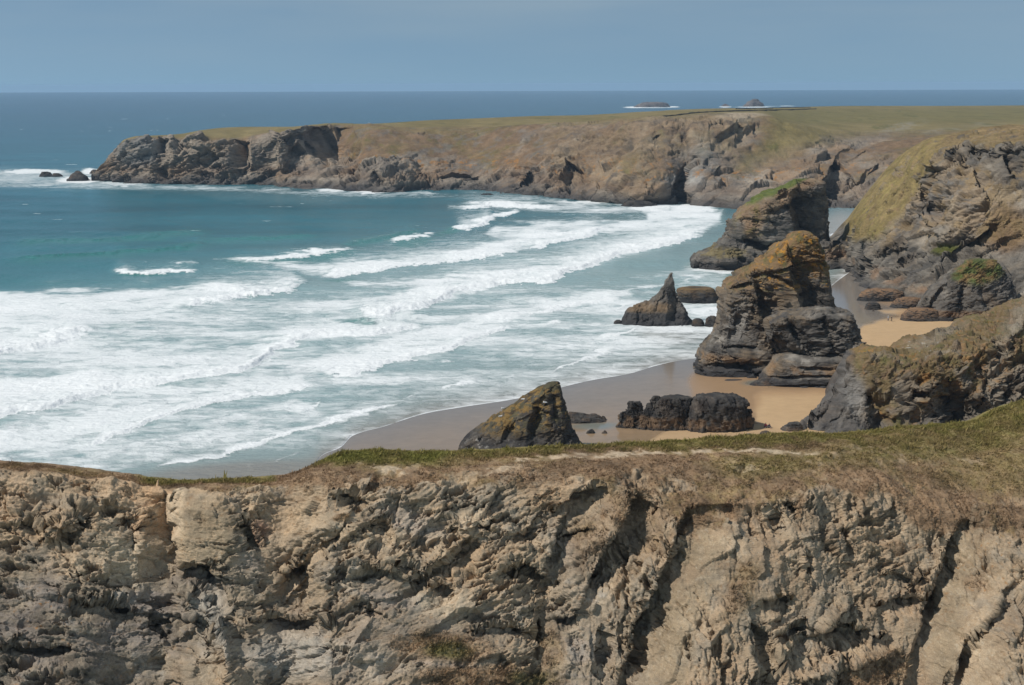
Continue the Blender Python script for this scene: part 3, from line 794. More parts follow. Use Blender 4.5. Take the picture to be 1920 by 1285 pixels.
    bul = 1.5 * blob(x, y, 395, 1000, 62, 75, 10, .5) + 1.2 * blob(x, y, 130, 955, 36, 24, 0, .6) + 1.0 * blob(x, y, 115, 985, 50, 22, -20, .6) + .8 * blob(x, y, 880, 975, 36, 14, -8, .5) + 1.0 * blob(x, y, 1150, 985, 26, 40, 25, .6)
    bul += 1.6 * groove(x, y, [(345,1105),(385,1130),(428,1190),(440,1290)], 26, 22) + 1.2 * groove(x, y, [(690,1040),(790,1080),(880,1000)], 20, 26) + 1.2 * groove(x, y, [(1450,1225),(1530,1190),(1590,1115)], 14, 16) + 1.0 * groove(x, y, [(1490,1270),(1580,1240),(1690,1215)], 14, 14) + 1.0 * groove(x, y, [(500,1110),(560,1050)], 14, 14)
    facet = sstep(5.0, 5.5, rowt)
    V = V + np.stack([np.zeros_like(cov), (cov - bul) * facet, np.zeros_like(cov)], -1)
    n0 = gnormals(V, False)
    # ---- vegetation mask
    rag = fbm(V * np.array([1, 1, .35]) / 5.0, 313, 5, .62)
    rightw = sstep(950, 1150, x)
    vegtop = 1 - sstep(4.70 + .15 * rightw, 5.15 + .5 * rightw, rowt + 1.0 * nz + .4 * nz2 + (1.3 + 1.9 * rightw) * rag)
    vegtop *= 1 - .75 * sstep(-60, 40, 340 - x) * sstep(4.0, 4.5, rowt) 
    patch = np.maximum.reduce([blob(x, y, 830, 1214, 100, 30, 6), blob(x, y, 900, 1274, 110, 26, 0), blob(x, y, 1180, 950, 60, 45, -60) * .62, blob(x, y, 1110, 1010, 34, 50, 30) * .6, blob(x, y, 1215, 1000, 26, 60, 20) * .5, blob(x, y, 1640, 1262, 75, 40, -22), blob(x, y, 1010, 1280, 50, 22) * .8,
        blob(x, y, 1680, 1020, 22, 14) * .8, blob(x, y, 640, 972, 22, 6) * .9, blob(x, y, 1390, 1110, 30, 60, 25) * .75, blob(x, y, 1035, 1225, 26, 40) * .7, blob(x, y, 1835, 1100, 22, 14) * .6])
    patch = patch * sstep(-.25, .1, nz2 + .3)
    veg = np.clip(np.maximum(vegtop, patch), 0, 1) * sstep(.6, 1.2, rowt)
    # ---- relief
    relA = rock_relief(V, 4.3, 340, (.12, .3, 1), .60, .68, .75, .95)
    relC = rock_relief(V, 4.6, 540, (.96, .38, -.30), .55, .62, .70, .85)
    relB = rock_relief(V, 4.3, 440, (-.55, .4, 1), .60, .68, .75, .95)
    wC = sstep(1000, 1160, x + .25 * (y - 1000) + 60 * nz) * (1 - .75 * blob(x, y, 1640, 1040, 150, 90, 0))
    wB = sstep(430, 640, x + 60 * nz) * (1 - wC)
    rel = relA * (1 - wB - wC) + relB * wB + relC * wC
    jag = fbm(V / .9, 350, 5, .62, 1) - .45
    # smooth slabs take less relief
    slab = np.clip(groove(x, y, [(1330,1000),(1300,1080),(1262,1180),(1240,1300)], 40, 50, .5) + groove(x, y, [(1840,1010),(1815,1080),(1790,1150),(1770,1300)], 40, 34, .5) + blob(x, y, 395, 1005, 58, 68, 10, .4), 0, 1)
    damp = 1 - .62 * slab
    soft = .42 * fbm(V / 2.8, 321, 4) + .17 * fbm(V / .55, 322, 4) + .5 * groove(x, y, [(1540,862),(1570,850),(1606,838)], 10, 8) - .7 * groove(x, y, [(1380,880),(1402,872)], 9, 5) - .5 * groove(x, y, [(700,890),(745,886)], 5, 5) + .4 * blob(x, y, 830, 858, 16, 6)
    d = (rel * .50 + .13 * jag) * damp * (1 - .70 * veg) * sstep(3.9, 5.0, rowt + .5 * rag) + soft * veg
    d *= sstep(0.5, 2.5, rowt) * np.where(rowt < 4, .6, 1.0)
    V2 = V + n0 * d[..., None]
    # hollows under the lips: sink the deepest places straight back too
    n = gnormals(V2, False)
    # ---- colour
    W = np.array([1.15, 1.02, .84])
    cA = rock_colour(V2, n, 3.4, 341, GREY * 1.6 * W, TAN * 1.32, LTAN * 1.12, OCHRE * 1.2, .25, (.12, .3, 1))
    cB = rock_colour(V2, n, 3.4, 441, GREY * 1.6 * W, TAN * 1.28, LTAN * 1.08, OCHRE * 1.1, .20, (-.55, .4, 1))
    cC = rock_colour(V2, n, 3.6, 541, GREY * 1.6 * W, TAN * 1.22, LTAN * 1.05, HEATH * 2.0, .35, (.96, .38, -.30))
    c = cA * (1 - wB - wC)[..., None] + cB * wB[..., None] + cC * wC[..., None]
    cg = rock_colour(V2, n, 3.4, 345, DGREY * 2.0 * W, GREY * 1.7 * W, LGREY * 1.25, PURPLE * 1.4, .5, (.12, .3, 1))
    lowleft = (1 - sstep(330, 560, x + .5 * (y - 1100))) * sstep(1060, 1150, y + .10 * x)
    lowmid = sstep(1080, 1180, y) * (1 - sstep(820, 1000, x)) * sstep(380, 520, x)
    c = lerp(c, cg * .82, np.clip(lowleft * .95 + lowmid * .55 + .5 * blob(x, y, 30, 1060, 70, 50), 0, 1))
    c = lerp(c, cg, np.clip(.55 * sstep(1010, 1040, x) * (1 - sstep(1120, 1160, x)) * sstep(950, 1000, y) + .5 * blob(x, y, 1080, 1200, 60, 90), 0, .7))
    c = lerp(c, cg * 1.25, .6 * np.maximum.reduce([blob(x, y, 470, 1060, 22, 50, -20), blob(x, y, 770, 980, 60, 25, 20), blob(x, y, 700, 1100, 90, 30, 20), blob(x, y, 800, 1245, 120, 24, 0)]))
    earth = np.maximum.reduce([blob(x, y, 270, 930, 75, 26, 8), blob(x, y, 285, 985, 40, 60, 0), blob(x, y, 25, 945, 40, 50, 0) * .7])
    c = lerp(c, lerp(np.array([.50, .32, .175]), np.array([.54, .38, .235]), sstep(-.2, .2, nz)), np.clip(earth, 0, 1) * .85)
    c = lerp(c, LTAN * 1.3, .7 * np.maximum.reduce([blob(x, y, 240, 1050, 60, 45, 0), blob(x, y, 335, 950, 16, 50, 8), blob(x, y, 880, 972, 34, 14, -8), blob(x, y, 845, 1130, 60, 24, -10) * .8]))
    c = lerp(c, LGREY * 1.45, .6 * np.maximum(blob(x, y, 400, 1160, 24, 60, -25), blob(x, y, 560, 1230, 90, 40)))
    c = lerp(c, np.array([.285, .222, .140]), slab * .75)
    c = lerp(c, np.array([.46, .36, .25]), scatter_spots(V2, .5, 370, .12) * slab * .5)
    c = lerp(c, ORANGE * .9, scatter_spots(V2, .55, 371, .24) * (.35 + .65 * np.maximum(blob(x, y, 110, 1170, 90, 60), blob(x, y, 1800, 1050, 140, 90))) )
    c = lerp(c, np.array([.26, .12, .075]), blob(x, y, 492, 998, 18, 22, 0) * .6)
    vn = fbm(V / 4.0, 360, 5, .6); vn2 = fbm(V / .8, 361, 4, .65)
    top = (1 - sstep(3.05, 3.55, rowt + .9 * nz + .4 * nz2)) 
    v = lerp(HEATH * 1.30, DRYG * 1.10, sstep(-.05, .35, vn + .4 * vn2) * .6)
    v = lerp(v, HEATH * .80, sstep(.05, .45, -vn2) * .55)
    v = lerp(v, np.array([.29, .21, .125]), sstep(.1, .4, fbm(V / 1.7, 363, 4, .65)) * .5)
    v = v * (1 + .55 * fbm(V / 1.6, 365, 4, .6) + .5 * fbm(V / 6.0, 366, 3))[..., None]
    v = lerp(v, np.array([.10, .065, .040]), sstep(.18, .4, fbm(V / 2.2, 367, 5, .65)) * .6)
    green = lerp(np.array([.215, .180, .055]), np.array([.140, .140, .036]), sstep(-.2, .3, vn2))
    gm = np.maximum.reduce([top * sstep(245, 275, x) * (1 - .9 * (1 - sstep(470, 515, x)) * 0), blob(x, y, 1750, 836, 220, 30, -4) * .65, blob(x, y, 1880, 800, 90, 40, -20) * .8, blob(x, y, 1470, 868, 120, 22, -4) * .65,
        blob(x, y, 720, 862, 130, 14) , blob(x, y, 1870, 880, 120, 40, 0) * .45])
    gm *= 1 - sstep(505, 530, x) * (1 - sstep(575, 600, x))
    v = lerp(v, green, np.clip(gm * (.7 + .8 * nz2), 0, 1))
    v = lerp(v, lerp(np.array([.150, .152, .038]), np.array([.205, .195, .055]), sstep(-.2, .2, vn2)), np.maximum(blob(x, y, 660, 858, 60, 12), blob(x, y, 800, 858, 46, 7)) * .9)
    path = np.maximum.reduce([groove(x, y, [(960,861),(1060,858),(1140,856)], 5, 5, .5), groove(x, y, [(1100,856),(1330,846),(1440,846),(1540,853)], 4, 5, .5), blob(x, y, 740, 884, 38, 5, 4), groove(x, y, [(790,920),(840,903),(880,895)], 7, 6, .5), blob(x, y, 920, 885, 60, 9, -6) * .6, blob(x, y, 1400, 877, 30, 4) * .5])
    v = lerp(v, np.array([.47, .37, .255]), np.clip(path * 1.2, 0, 1) * sstep(-.22, .12, nz2 + .6 * nz) * .9)
    v = lerp(v, np.array([.30, .20, .115]), patch * sstep(-.1, .2, vn2) * .5)
    v = lerp(v, np.array([.12, .12, .03]), np.maximum(blob(x, y, 840, 1222, 40, 16), blob(x, y, 1000, 1275, 40, 14)) * .6)
    bare = sstep(.16, .34, fbm(V / 2.4 + 9, 380, 5, .65)) * sstep(3.2, 3.9, rowt)
    v = lerp(v, np.array([.36, .26, .165]), bare * .55)
    drape = sstep(-.05, .3, fbm(V * np.array([1.6, 1.6, .35]) / 3.0, 383, 5, .62)) * sstep(1020, 1160, x) * (.75 - .45 * sstep(1080, 1240, y))
    c = lerp(c, np.array([.245, .170, .105]), np.clip(drape, 0, 1) * .8)
    c = lerp(c, np.array([.46, .41, .33]), scatter_spots(V2, .35, 384, .20) * sstep(1000, 1200, x) * .45)
    c = lerp(c, np.repeat(c.mean(-1, keepdims=True), 3, -1), np.full(X.shape, .16))
    c = lerp(c * .97 * np.array([1.05, 1, .92]), v * 1.05, veg)
    s = Solid(); s.add(V2, c, False)
    o = s.build('foreground_cliff', MAT_NEAR, origin=np.array([0, 100., 0]))
    tag(o, 'craggy tan rock cliff in front with dry heath and a path along its top', 'cliff', kind='structure')
    return V2, n, c, veg * (1 - .92 * np.clip(np.maximum(path, bare * .7), 0, 1)), gm, rowt, X, Yp, patch

# ================================================================== GRASS AND HEATH TUFTS
def build_tufts(near):
    V2, n, c, veg, gm, rowt, X, Yp, patch = near
    m = (veg > .5) & (rowt > 2.3) & (X > -400) & (X < 2420) & (Yp < 1300)
    idx = np.argwhere(m.ravel())[:, 0]
    # even density on the ground: weight by cell area
    A = np.linalg.norm(np.cross(np.gradient(V2, axis=0), np.gradient(V2, axis=1)), axis=-1).ravel()[idx]
    rowr = rowt.ravel()[idx]
    A = A * np.where((rowr > 2.6) & (rowr < 3.6), 2.2, 1.0)
    K = 165000
    pick = rng.choice(idx, K, p=A * veg.ravel()[idx] / (A * veg.ravel()[idx]).sum())
    p = V2.reshape(-1, 3)[pick] + rng.normal(0, .05, (K, 3)) * np.array([1, 1, 0])
    col = c.reshape(-1, 3)[pick]; g = gm.ravel()[pick]
    nb = 4
    ht = (rng.gamma(2.2, .026, K) + .035) * (1 + .6 * g) * np.clip(1 + 1.4 * fbm(p / 1.6, 801, 4), .35, 2.2)
    ht *= np.where(patch.ravel()[pick] > .5, 1.6, 1.0)
    lean = rng.normal(0, .5, (K, nb, 2)) + np.array([.25, .05])
    root = p[:, None, :] + np.concatenate([rng.normal(0, .05, (K, nb, 2)), np.full((K, nb, 1), -.03)], 2)
    h = ht[:, None] * rng.uniform(.6, 1.2, (K, nb))
    tip = root + np.concatenate([lean * h[..., None], (h * .95)[..., None]], 2)
    ang = rng.uniform(0, 2 * math.pi, (K, nb)); w = (.014 + .16 * h)
    side = np.stack([np.cos(ang) * w, np.sin(ang) * w, np.zeros_like(w)], -1)
    T = np.stack([root - side, root + side, tip], 2).reshape(-1, 3)
    tint = rng.uniform(.7, 1.45, (K, nb, 1)); cc = col[:, None, :] * tint
    cc = cc * (1 - .25 * g[:, None, None]) + np.array([.16, .15, .035]) * (.25 * g[:, None, None]) * tint
    cols = np.repeat(cc.reshape(-1, 3), 3, 0)
    nt_ = K * nb
    me = raw_mesh('grass', T, np.arange(nt_ * 3), np.arange(nt_) * 3, np.full(nt_, 3), {'Col': cols}, smooth=False)
    mat = bpy.data.materials.new('dry_grass'); nt, out = nodes(mat)
    a = N(nt, 'ShaderNodeAttribute', attribute_name='Col').outputs['Color']
    bs = N(nt, 'ShaderNodeBsdfPrincipled', i_Roughness=.9); bs.inputs['Specular IOR Level'].default_value = .15
    nt.links.new(a, bs.inputs['Base Color'])
    tr = N(nt, 'ShaderNodeBsdfTranslucent'); nt.links.new(a, tr.inputs[0])
    mx = N(nt, 'ShaderNodeMixShader'); mx.inputs[0].default_value = .25
    nt.links.new(bs.outputs[0], mx.inputs[1]); nt.links.new(tr.outputs[0], mx.inputs[2]); nt.links.new(mx.outputs[0], out.inputs[0])
    o = add_obj('grass', me, mat)
    tag(o, 'short dry grass and heath growing over the foreground cliff top', 'grass', kind='stuff')

# ================================================================== SEA STACKS AND ROCKS
def stack_piece(sol, prof, Yc, S, seed, amt=1.0, rf=.7, rb=.8, n=300, m=200, e=2.4, nb=(.2, .1, 1), colour=None, dents=(), bumps=(), bottom=-2.5, shape=None, relief=None, wedge=0.0):
    V = loft(prof, Yc, rf, rb, n, m, e, bottom, 0.0, wedge)
    if shape is not None: V = shape(V)
    X, Yp = toPix(V)
    nz = fbm(V / S, seed + 90, 4, .6)
    n0 = gnormals(V, True)
    front = sstep(-.15, .25, -n0[..., 1])
    cov = np.zeros(X.shape)
    x, y = X + 6 * nz, Yp + 5 * nz
    for (pts, wl, wr, d, sh) in dents: cov += d * groove(x, y, pts, wl, wr, sh) * front
    for (pts, wl, wr, d, sh) in bumps: cov -= d * groove(x, y, pts, wl, wr, sh) * front
    V = V + np.stack([np.zeros_like(cov), cov, np.zeros_like(cov)], -1)
    n0 = gnormals(V, True)
    kw = dict(bed=.5, block=.5, big=.35, pocket=.35)
    if relief: kw.update(relief)
    d = rock_relief(V, S, seed, nb, **kw) * amt
    tipfade = sstep(0, 10, np.arange(V.shape[1]))[None, :] * .8 + .2
    d = d - d[:, d.shape[1] // 8:].mean()
    d = d * tipfade * (1 - .5 * wedge * sstep(.35, .8, n0[..., 2]))
    V2 = V + n0 * d[..., None]
    V2[:, 0] = V2[:, 0].mean(0)
    n = gnormals(V2, True)
    col = colour(V2, n, x, y, nz)
    sol.add(V2, col, True)
    return V2, n, col

def shore_rock(p, n, nz, S, seed, nb, h0=1.0, warm=TAN, amt=.25, c0=None, c1=None, c2=None):
    c = rock_colour(p, n, S, seed, DGREY * .85 if c0 is None else c0, GREY * .75 if c1 is None else c1, LGREY * .75 if c2 is None else c2, warm, amt, nb)
    wet = 1 - sstep(.6 * h0, 2.2 * h0, p[..., 2] + .8 * nz)
    c = lerp(c * .84 * np.array([1.04, 1, .95]), BLACK * 1.25, wet * .8)
    return c

def build_stacks():
    info = {}
    # ---- leaning triangular stack
    nb = (-.6, .2, 1)
    def c1(p, n, x, y, nz):
        c = shore_rock(p, n, nz, 4.0, 500, nb, 1.0, TAN * .7, .15, BLACK * 1.25, DGREY * .95, GREY * .95)
        up = sstep(.0, .5, n[..., 2] - .35 * n[..., 0] + .5 * nz) * sstep(5, 9, p[..., 2])
        o = scatter_spots(p, 1.6, 505, -.05)
        c = lerp(c, np.array([.098, .085, .040]), up * .7 * sstep(-.2, .2, nz + .1))
        c = lerp(c, np.array([.20, .125, .040]), np.clip(up * o * .9 + .5 * o * blob(x, y, 960, 775, 55, 28, -35), 0, 1) * .85)
        c = lerp(c, np.array([.42, .40, .36]), scatter_spots(p * np.array([1, 1, 2.0]), 1.1, 507, .2) * blob(x, y, 885, 840, 40, 20) * .8)
        c = lerp(c, np.array([.35, .34, .30]), scatter_spots(p, .9, 506, .34) * .6)
        return c
    prof = [(716,1039,1046),(721,1026,1049),(732,1006,1052),(745,984,1055),(760,962,1060),(775,941,1064),(790,919,1068),(803,900,1072),(815,882,1078),(826,868,1085),(838,862,1093),(852,861,1103),(870,862,1114),(892,866,1122)]
    s = Solid(); Yc = float(PZ(975., 866.)[1]) + 1
    info['tri'] = stack_piece(s, prof, Yc, 3.2, 500, .42, .60, .7, 440, 280, 2.3, nb, c1, wedge=.25, relief=dict(bed=.35, block=.75, big=.5, pocket=.3),
        dents=[([(1010,765),(1002,800),(1000,830)], 12, 20, 2.0, .8), ([(960,800),(950,830)], 10, 14, 1.3, .8), ([(1035,740),(1040,790)], 8, 14, 1.2, .8), ([(900,820),(925,842)], 8, 12, .9, .8)])
    o = s.build('sea_stack', MAT_STACK); tag(o, 'dark triangular sea stack with gull perches and orange lichen on its left slope', 'sea stack', 'sea stacks')
    # ---- the tall stack in the middle of the beach
    nb = (.10, -.1, 1)
    def c2(p, n, x, y, nz):
        c = shore_rock(p, n, nz, 6.0, 520, nb, 1.4, TAN * .95, .40, DGREY * .68, GREY * .84, LGREY * .95)
        c = lerp(c, rock_colour(p, n, 5.0, 523, DGREY * 1.2, TAN * .62, LTAN * .6, OCHRE * .6, .2, nb), blob(x, y, 1440, 560, 90, 55, -15) * .65)
        bandz = sstep(3.0, 4.0, p[..., 2] + .7 * nz) * (1 - sstep(5.0, 6.4, p[..., 2] + .7 * nz)) * sstep(-.2, .15, fbm(p / 4, 527, 4))
        c = lerp(c, np.array([.23, .145, .078]), bandz * .7)
        c = lerp(c, BLACK * 1.3, (1 - sstep(2.6, 3.6, p[..., 2] + .8 * nz)) * .75)
        up = sstep(.25, .6, n[..., 2] + .3 * nz) * sstep(19, 23, p[..., 2] + 1.5 * nz)
        capz = inpoly(x, y, [(1360,530),(1420,480),(1495,425),(1540,430),(1560,520),(1535,520),(1490,500),(1440,506),(1385,520)], 6)
        cap = np.clip(np.maximum(up * .9, capz), 0, 1)
        v = lerp(np.array([.20, .125, .060]), np.array([.115, .10, .035]), sstep(-.1, .35, fbm(p / 2.2, 525, 5, .6)))
        c = lerp(c, v, cap * .92)
        lich = scatter_spots(p, 1.5, 526, .10) * np.maximum(cap, .15 * sstep(14, 22, p[..., 2])) * sstep(1380, 1450, x)
        c = lerp(c, np.array([.36, .175, .025]), lich * .9)
        c = lerp(c, LGREY * 1.0, blob(x, y, 1385, 605, 18, 40, 15) * .45)
        return c
    A = [(433,1503,1516),(437,1494,1526),(448,1478,1534),(468,1452,1540),(488,1427,1546),(508,1398,1549),(522,1377,1551),(534,1363,1553),(556,1357,1558),(585,1356,1571),(610,1352,1584),(632,1342,1594),(652,1326,1600),(675,1313,1603),(690,1309,1604),(703,1305,1605)]
    s = Solid(); Ya = float(PZ(1450., 706., .5)[1]) + 5
    def shpA(V):
        # the seaward roof slopes back to the summit
        return V
    info['tall'] = stack_piece(s, A, Ya + 1, 6.0, 520, .46, .42, .8, 560, 420, 3.0, nb, c2, wedge=.62,
        dents=[([(1418,515),(1424,545),(1432,580)], 8, 12, 2.2, .8), ([(1428,570),(1450,625),(1466,676)], 12, 40, 7.0, .8), ([(1452,655),(1475,680),(1482,700)], 10, 22, 5.0, .8), ([(1492,505),(1508,555),(1512,592)], 10, 62, 6.5, .8), ([(1470,600),(1440,640)], 6, 12, 2.0, .8), ([(1400,520),(1470,505),(1548,488)], 7, 2, 1.6, .8),
               ([(1375,540),(1412,530)], 10, 4, 1.6, .8), ([(1360,650),(1420,655)], 8, 3, 1.6, .8), ([(1320,684),(1430,682)], 12, 3, 2.2, .8), ([(1385,590),(1372,640)], 8, 12, 1.6, .8), ([(1440,515),(1490,535)], 8, 4, 1.5, .8), ([(1395,552),(1420,565)], 8, 6, 1.4, .8)],
        bumps=[([(1420,570),(1450,600),(1500,600)], 14, 22, 1.8, .8)], relief=dict(bed=.55, block=.75, pocket=.4, big=.5))
    B = [(576,1530,1562),(583,1500,1574),(589,1474,1588),(597,1450,1597),(606,1440,1604),(620,1437,1609),(634,1440,1613),(648,1450,1612),(658,1460,1608),(670,1468,1604),(682,1470,1600),(694,1476,1596)]
    stack_piece(s, B, Ya - 11.0, 5.5, 540, .55, .50, .8, 420, 190, 3.2, (-.2, -.1, 1), c2, wedge=.75, dents=[([(1446,640),(1470,668),(1494,678)], 14, 26, 5.0, .8), ([(1500,672),(1595,664)], 16, 3, 2.6, .8), ([(1478,598),(1505,650)], 8, 10, 1.8, .8), ([(1545,600),(1560,655)], 6, 12, 1.2, .8)], relief=dict(bed=.3, block=.75, big=.8, pocket=.5))
    D = [(662,1490,1580),(668,1462,1596),(680,1450,1602),(694,1440,1603),(706,1431,1601),(712,1427,1599),(722,1423,1597),(733,1424,1594),(741,1428,1590)]
    stack_piece(s, D, Ya - 13.0, 5.0, 560, .45, .62, .9, 420, 150, 2.8, (-.15, -.1, 1), c2, wedge=.6, dents=[([(1430,710),(1600,704)], 5, 3, 1.2, .8), ([(1500,690),(1560,692)], 6, 3, 1.0, .8), ([(1450,726),(1590,722)], 4, 3, .7, .8)], relief=dict(bed=.9, block=.45, pocket=.2, big=.3))
    o = s.build('sea_stack', MAT_STACK); tag(o, 'tallest layered sea stack standing on the sand with an orange lichen cap', 'sea stack', 'sea stacks')
    # ---- the green topped stack beyond it
    nb = (.25, .2, 1)
    def c3(p, n, x, y, nz):
        c = shore_rock(p, n, nz, 9.0, 580, nb, 1.8, TAN * .8, .22, DGREY * 1.0, GREY * .85, LGREY * .8)
        bandz = sstep(4.0, 5.0, p[..., 2] + nz) * (1 - sstep(7, 9, p[..., 2] + nz)) * (1 - sstep(1400, 1440, x))
        c = lerp(c, np.array([.20, .155, .06]), bandz * .6 * sstep(-.2, .2, fbm(p / 5, 583, 4)))
        roof = inpoly(x, y, [(1368,400),(1385,375),(1420,350),(1465,330),(1540,330),(1548,345),(1500,362),(1470,388),(1440,405),(1420,440),(1400,455),(1395,420)], 7)
        v = lerp(HEATH * 1.25, TAN * .75, sstep(-.1, .3, fbm(p / 4, 585, 5, .6)))
        c = lerp(c, v, roof * .85)
        g = inpoly(x, y, [(1384,384),(1395,355),(1440,325),(1512,322),(1512,342),(1470,356),(1440,372),(1412,384)], 5)
        c = lerp(c, lerp(np.array([.10, .125, .028]), np.array([.075, .105, .025]), sstep(-.2, .2, fbm(p / 2.5, 586, 4))), g * .92)
        c = lerp(c, np.array([.17, .135, .045]), sstep(-.05, .3, fbm(p / 3, 587, 4)) * blob(x, y, 1412, 415, 30, 28, -40) * .8)
        return c
    Bp = [(335,1510,1530),(339,1488,1537),(347,1466,1544),(358,1444,1548),(370,1420,1551),(384,1400,1553),(398,1384,1553),(412,1372,1552),(428,1364,1554),(444,1358,1556),(458,1344,1558),(470,1326,1560),(480,1306,1562),(489,1297,1563),(498,1299,1563),(506,1304,1563)]
    s = Solid(); Yb = float(PZ(1430., 503.)[1]) + 6
    info['green'] = stack_piece(s, Bp, Yb, 8.5, 580, .42, .40, .62, 480, 360, 2.8, nb, c3, wedge=.45, relief=dict(bed=.4, block=.75, big=.5, pocket=.35),
        dents=[([(1398,452),(1440,462),(1500,452)], 18, 8, 7.0, .8), ([(1500,372),(1510,420),(1520,470)], 22, 60, 12.0, .7), ([(1440,398),(1480,385)], 10, 5, 3.0, .8), ([(1372,478),(1400,488)], 8, 6, 3.0, .8), ([(1405,505),(1425,490)], 8, 8, 2.5, .8), ([(1462,372),(1478,362)], 6, 5, 2.0, .8)],
        bumps=[([(1345,490),(1385,485)], 10, 10, 4.0, .8)])
    o = s.build('sea_stack', MAT_MID); tag(o, 'broad dark sea stack with a green grass patch sloping from its summit', 'sea stack', 'sea stacks')
    # ---- pinnacle standing in the surf
    nb = (-1.0, .2, .6)
    def c4(p, n, x, y, nz):
        c = shore_rock(p, n, nz, 3.5, 600, nb, 1.0, TAN * .8, .15, DGREY, GREY * .85, LGREY * .8)
        tide = 1 - sstep(3.2, 4.6, p[..., 2] + .9 * nz)
        c = lerp(c, BLACK * 1.4, tide * .75)
        band = sstep(3.4, 4.6, p[..., 2] + .8 * nz) * (1 - sstep(5.6, 7.4, p[..., 2] + .8 * nz)) * (1 - sstep(1245, 1275, x))
        return lerp(c, np.array([.20, .125, .060]), band * .55)
    s = Solid(); Yd = float(PZ(1235., 606.)[1])
    info['pin'] = stack_piece(s, [(511,1258,1261),(517,1253,1262),(530,1247,1263),(544,1239,1266),(556,1228,1270),(565,1214,1275),(571,1198,1279),(576,1184,1283),(584,1174,1286),(594,1168,1290),(602,1164,1297),(609,1161,1303)], Yd, 3.2, 600, .42, .5, .6, 360, 240, 2.4, nb, c4, relief=dict(bed=.5, block=.7, big=.4, pocket=.25),
        dents=[([(1265,545),(1268,580),(1262,605)], 14, 16, 2.4, .8), ([(1196,585),(1194,606)], 3, 8, 1.0, .8), ([(1248,545),(1228,585)], 4, 6, .8, .8)])
    o = s.build('sea_stack', MAT_STACK); tag(o, 'small pointed sea stack with a hooked tip standing in the surf', 'sea stack', 'sea stacks')
    # ---- long dark rock on the sand
    nb = (1.0, .1, .25)
    def c5(p, n, x, y, nz):
        c = shore_rock(p, n, nz, 2.6, 620, nb, .6, BROWN, .1, BLACK * 1.1, DGREY * .8, GREY * .8)
        band = sstep(1.2, 1.8, p[..., 2] + .5 * nz) * (1 - sstep(3.4, 4.1, p[..., 2] + .6 * nz)) * sstep(-.25, .1, fbm(p / 2.0, 622, 4))
        c = lerp(c, np.array([.175, .115, .070]), band * .8)
        c = lerp(c, np.array([.12, .11, .095]), (1 - sstep(.6, 1.3, p[..., 2] + .3 * nz)) * sstep(0, .3, fbm(p / .5, 623, 3)) * .6)
        return c
    s = Solid(); Yl = float(PZ(1290., 804., .9)[1])
    rel = dict(bed=.35, block=.5, big=.4, pocket=.3)
    for k, (pr, dy) in enumerate([([(753,1190,1200),(757,1183,1204),(770,1176,1205),(786,1170,1206),(800,1164,1208)], 0.5),
            ([(742,1228,1236),(747,1223,1239),(762,1211,1240),(783,1201,1243),(802,1194,1247)], 0),
            ([(743,1246,1284),(746,1238,1294),(760,1228,1297),(782,1218,1293),(803,1213,1291)], -.3),
            ([(740,1322,1348),(743,1308,1372),(749,1300,1396),(757,1296,1402),(772,1290,1400),(790,1284,1399),(806,1281,1399)], -.8),
            ([(768,1385,1402),(772,1380,1407),(786,1376,1410),(805,1374,1410)], -.6),
            ([(772,1167,1175),(778,1163,1180),(790,1158,1183),(798,1154,1186)], .8)]):
        stack_piece(s, pr, Yl + dy, 2.2, 620 + k * 7, .85, .5, .7, 220, 110, 2.6, nb, c5, bottom=-1.5, relief=rel)
    o = s.build('rock', MAT_STACK); tag(o, 'long low dark rock on the wet sand, split into upright ribs', 'rock')
    # ---- single rocks
    def rock(prof, label, S, seed, amt=.5, rf=.6, rb=.7, mat=MAT_STACK, cols=None, group=None, n=120, m=60, nb=(.2, .1, 1), e=2.3, Yat=None, h0=.5, dent=(), name='rock', cat='rock', fn=None):
        s = Solid(); mid = (prof[-1][1] + prof[-1][2]) / 2
        gz = sand_z(mid, prof[-1][0]) - .12
        Y = float(PZ(float(mid), float(prof[-1][0]), max(gz, 0.0))[1]) if Yat is None else Yat
        k0, k1, k2 = cols or (BLACK * 1.2, DGREY * .9, GREY * .8)
        f = fn or (lambda p, nn, x, y, nz: shore_rock(p, nn, nz, S, seed, nb, h0, BROWN * 1.2, .25, k0, k1, k2))
        stack_piece(s, prof, Y, S, seed, amt, rf, rb, n, m, e, nb, f, bottom=-1.5, dents=dent)
        o = s.build(name, mat); tag(o, label, cat, group); return o
    G = 'rocks on the beach and in the surf'
    def flat_fn(p, nn, x, y, nz):
        c = shore_rock(p, nn, nz, 2.2, 641, (0, 0, 1), 1.3, BROWN, .2, BLACK * 1.1, DGREY * .9, GREY * .75)
        return lerp(c, np.array([.17, .11, .05]), sstep(.3, .7, nn[..., 2]) * sstep(2.0, 3.0, p[..., 2]) * .8)
    rock([(539,1283,1328),(541,1274,1336),(548,1269,1342),(557,1271,1346),(567,1276,1350)], 'flat topped dark rock in the water between the pinnacle and the tallest stack', 2.4, 640, .4, group=G, n=240, m=100, fn=flat_fn, e=3)
    rock([(545,1352,1362),(551,1348,1368),(560,1346,1372),(569,1344,1376)], 'dark rock against the left side of the tallest stack, beside the flat rock', 2.0, 646, group=G)
    rock([(597,1304,1312),(601,1299,1318),(606,1298,1321),(611,1297,1322)], 'low wet boulder touching the right foot of the pinnacle', 1.5, 650, group=G)
    rock([(592,1332,1339),(597,1325,1344),(604,1323,1346),(612,1322,1346)], 'round dark boulder in the shallows left of the tallest stack', 1.5, 655, group=G)
    rock([(596,1350,1358),(602,1346,1362),(611,1345,1366)], 'small boulder wedged between a round boulder and the tallest stack', 1.5, 658, group=G)
    rock([(600,1156,1162),(603,1152,1166),(607,1150,1168)], 'tiny wet rock at the left foot of the pinnacle', 1.0, 659, .4, group=G)
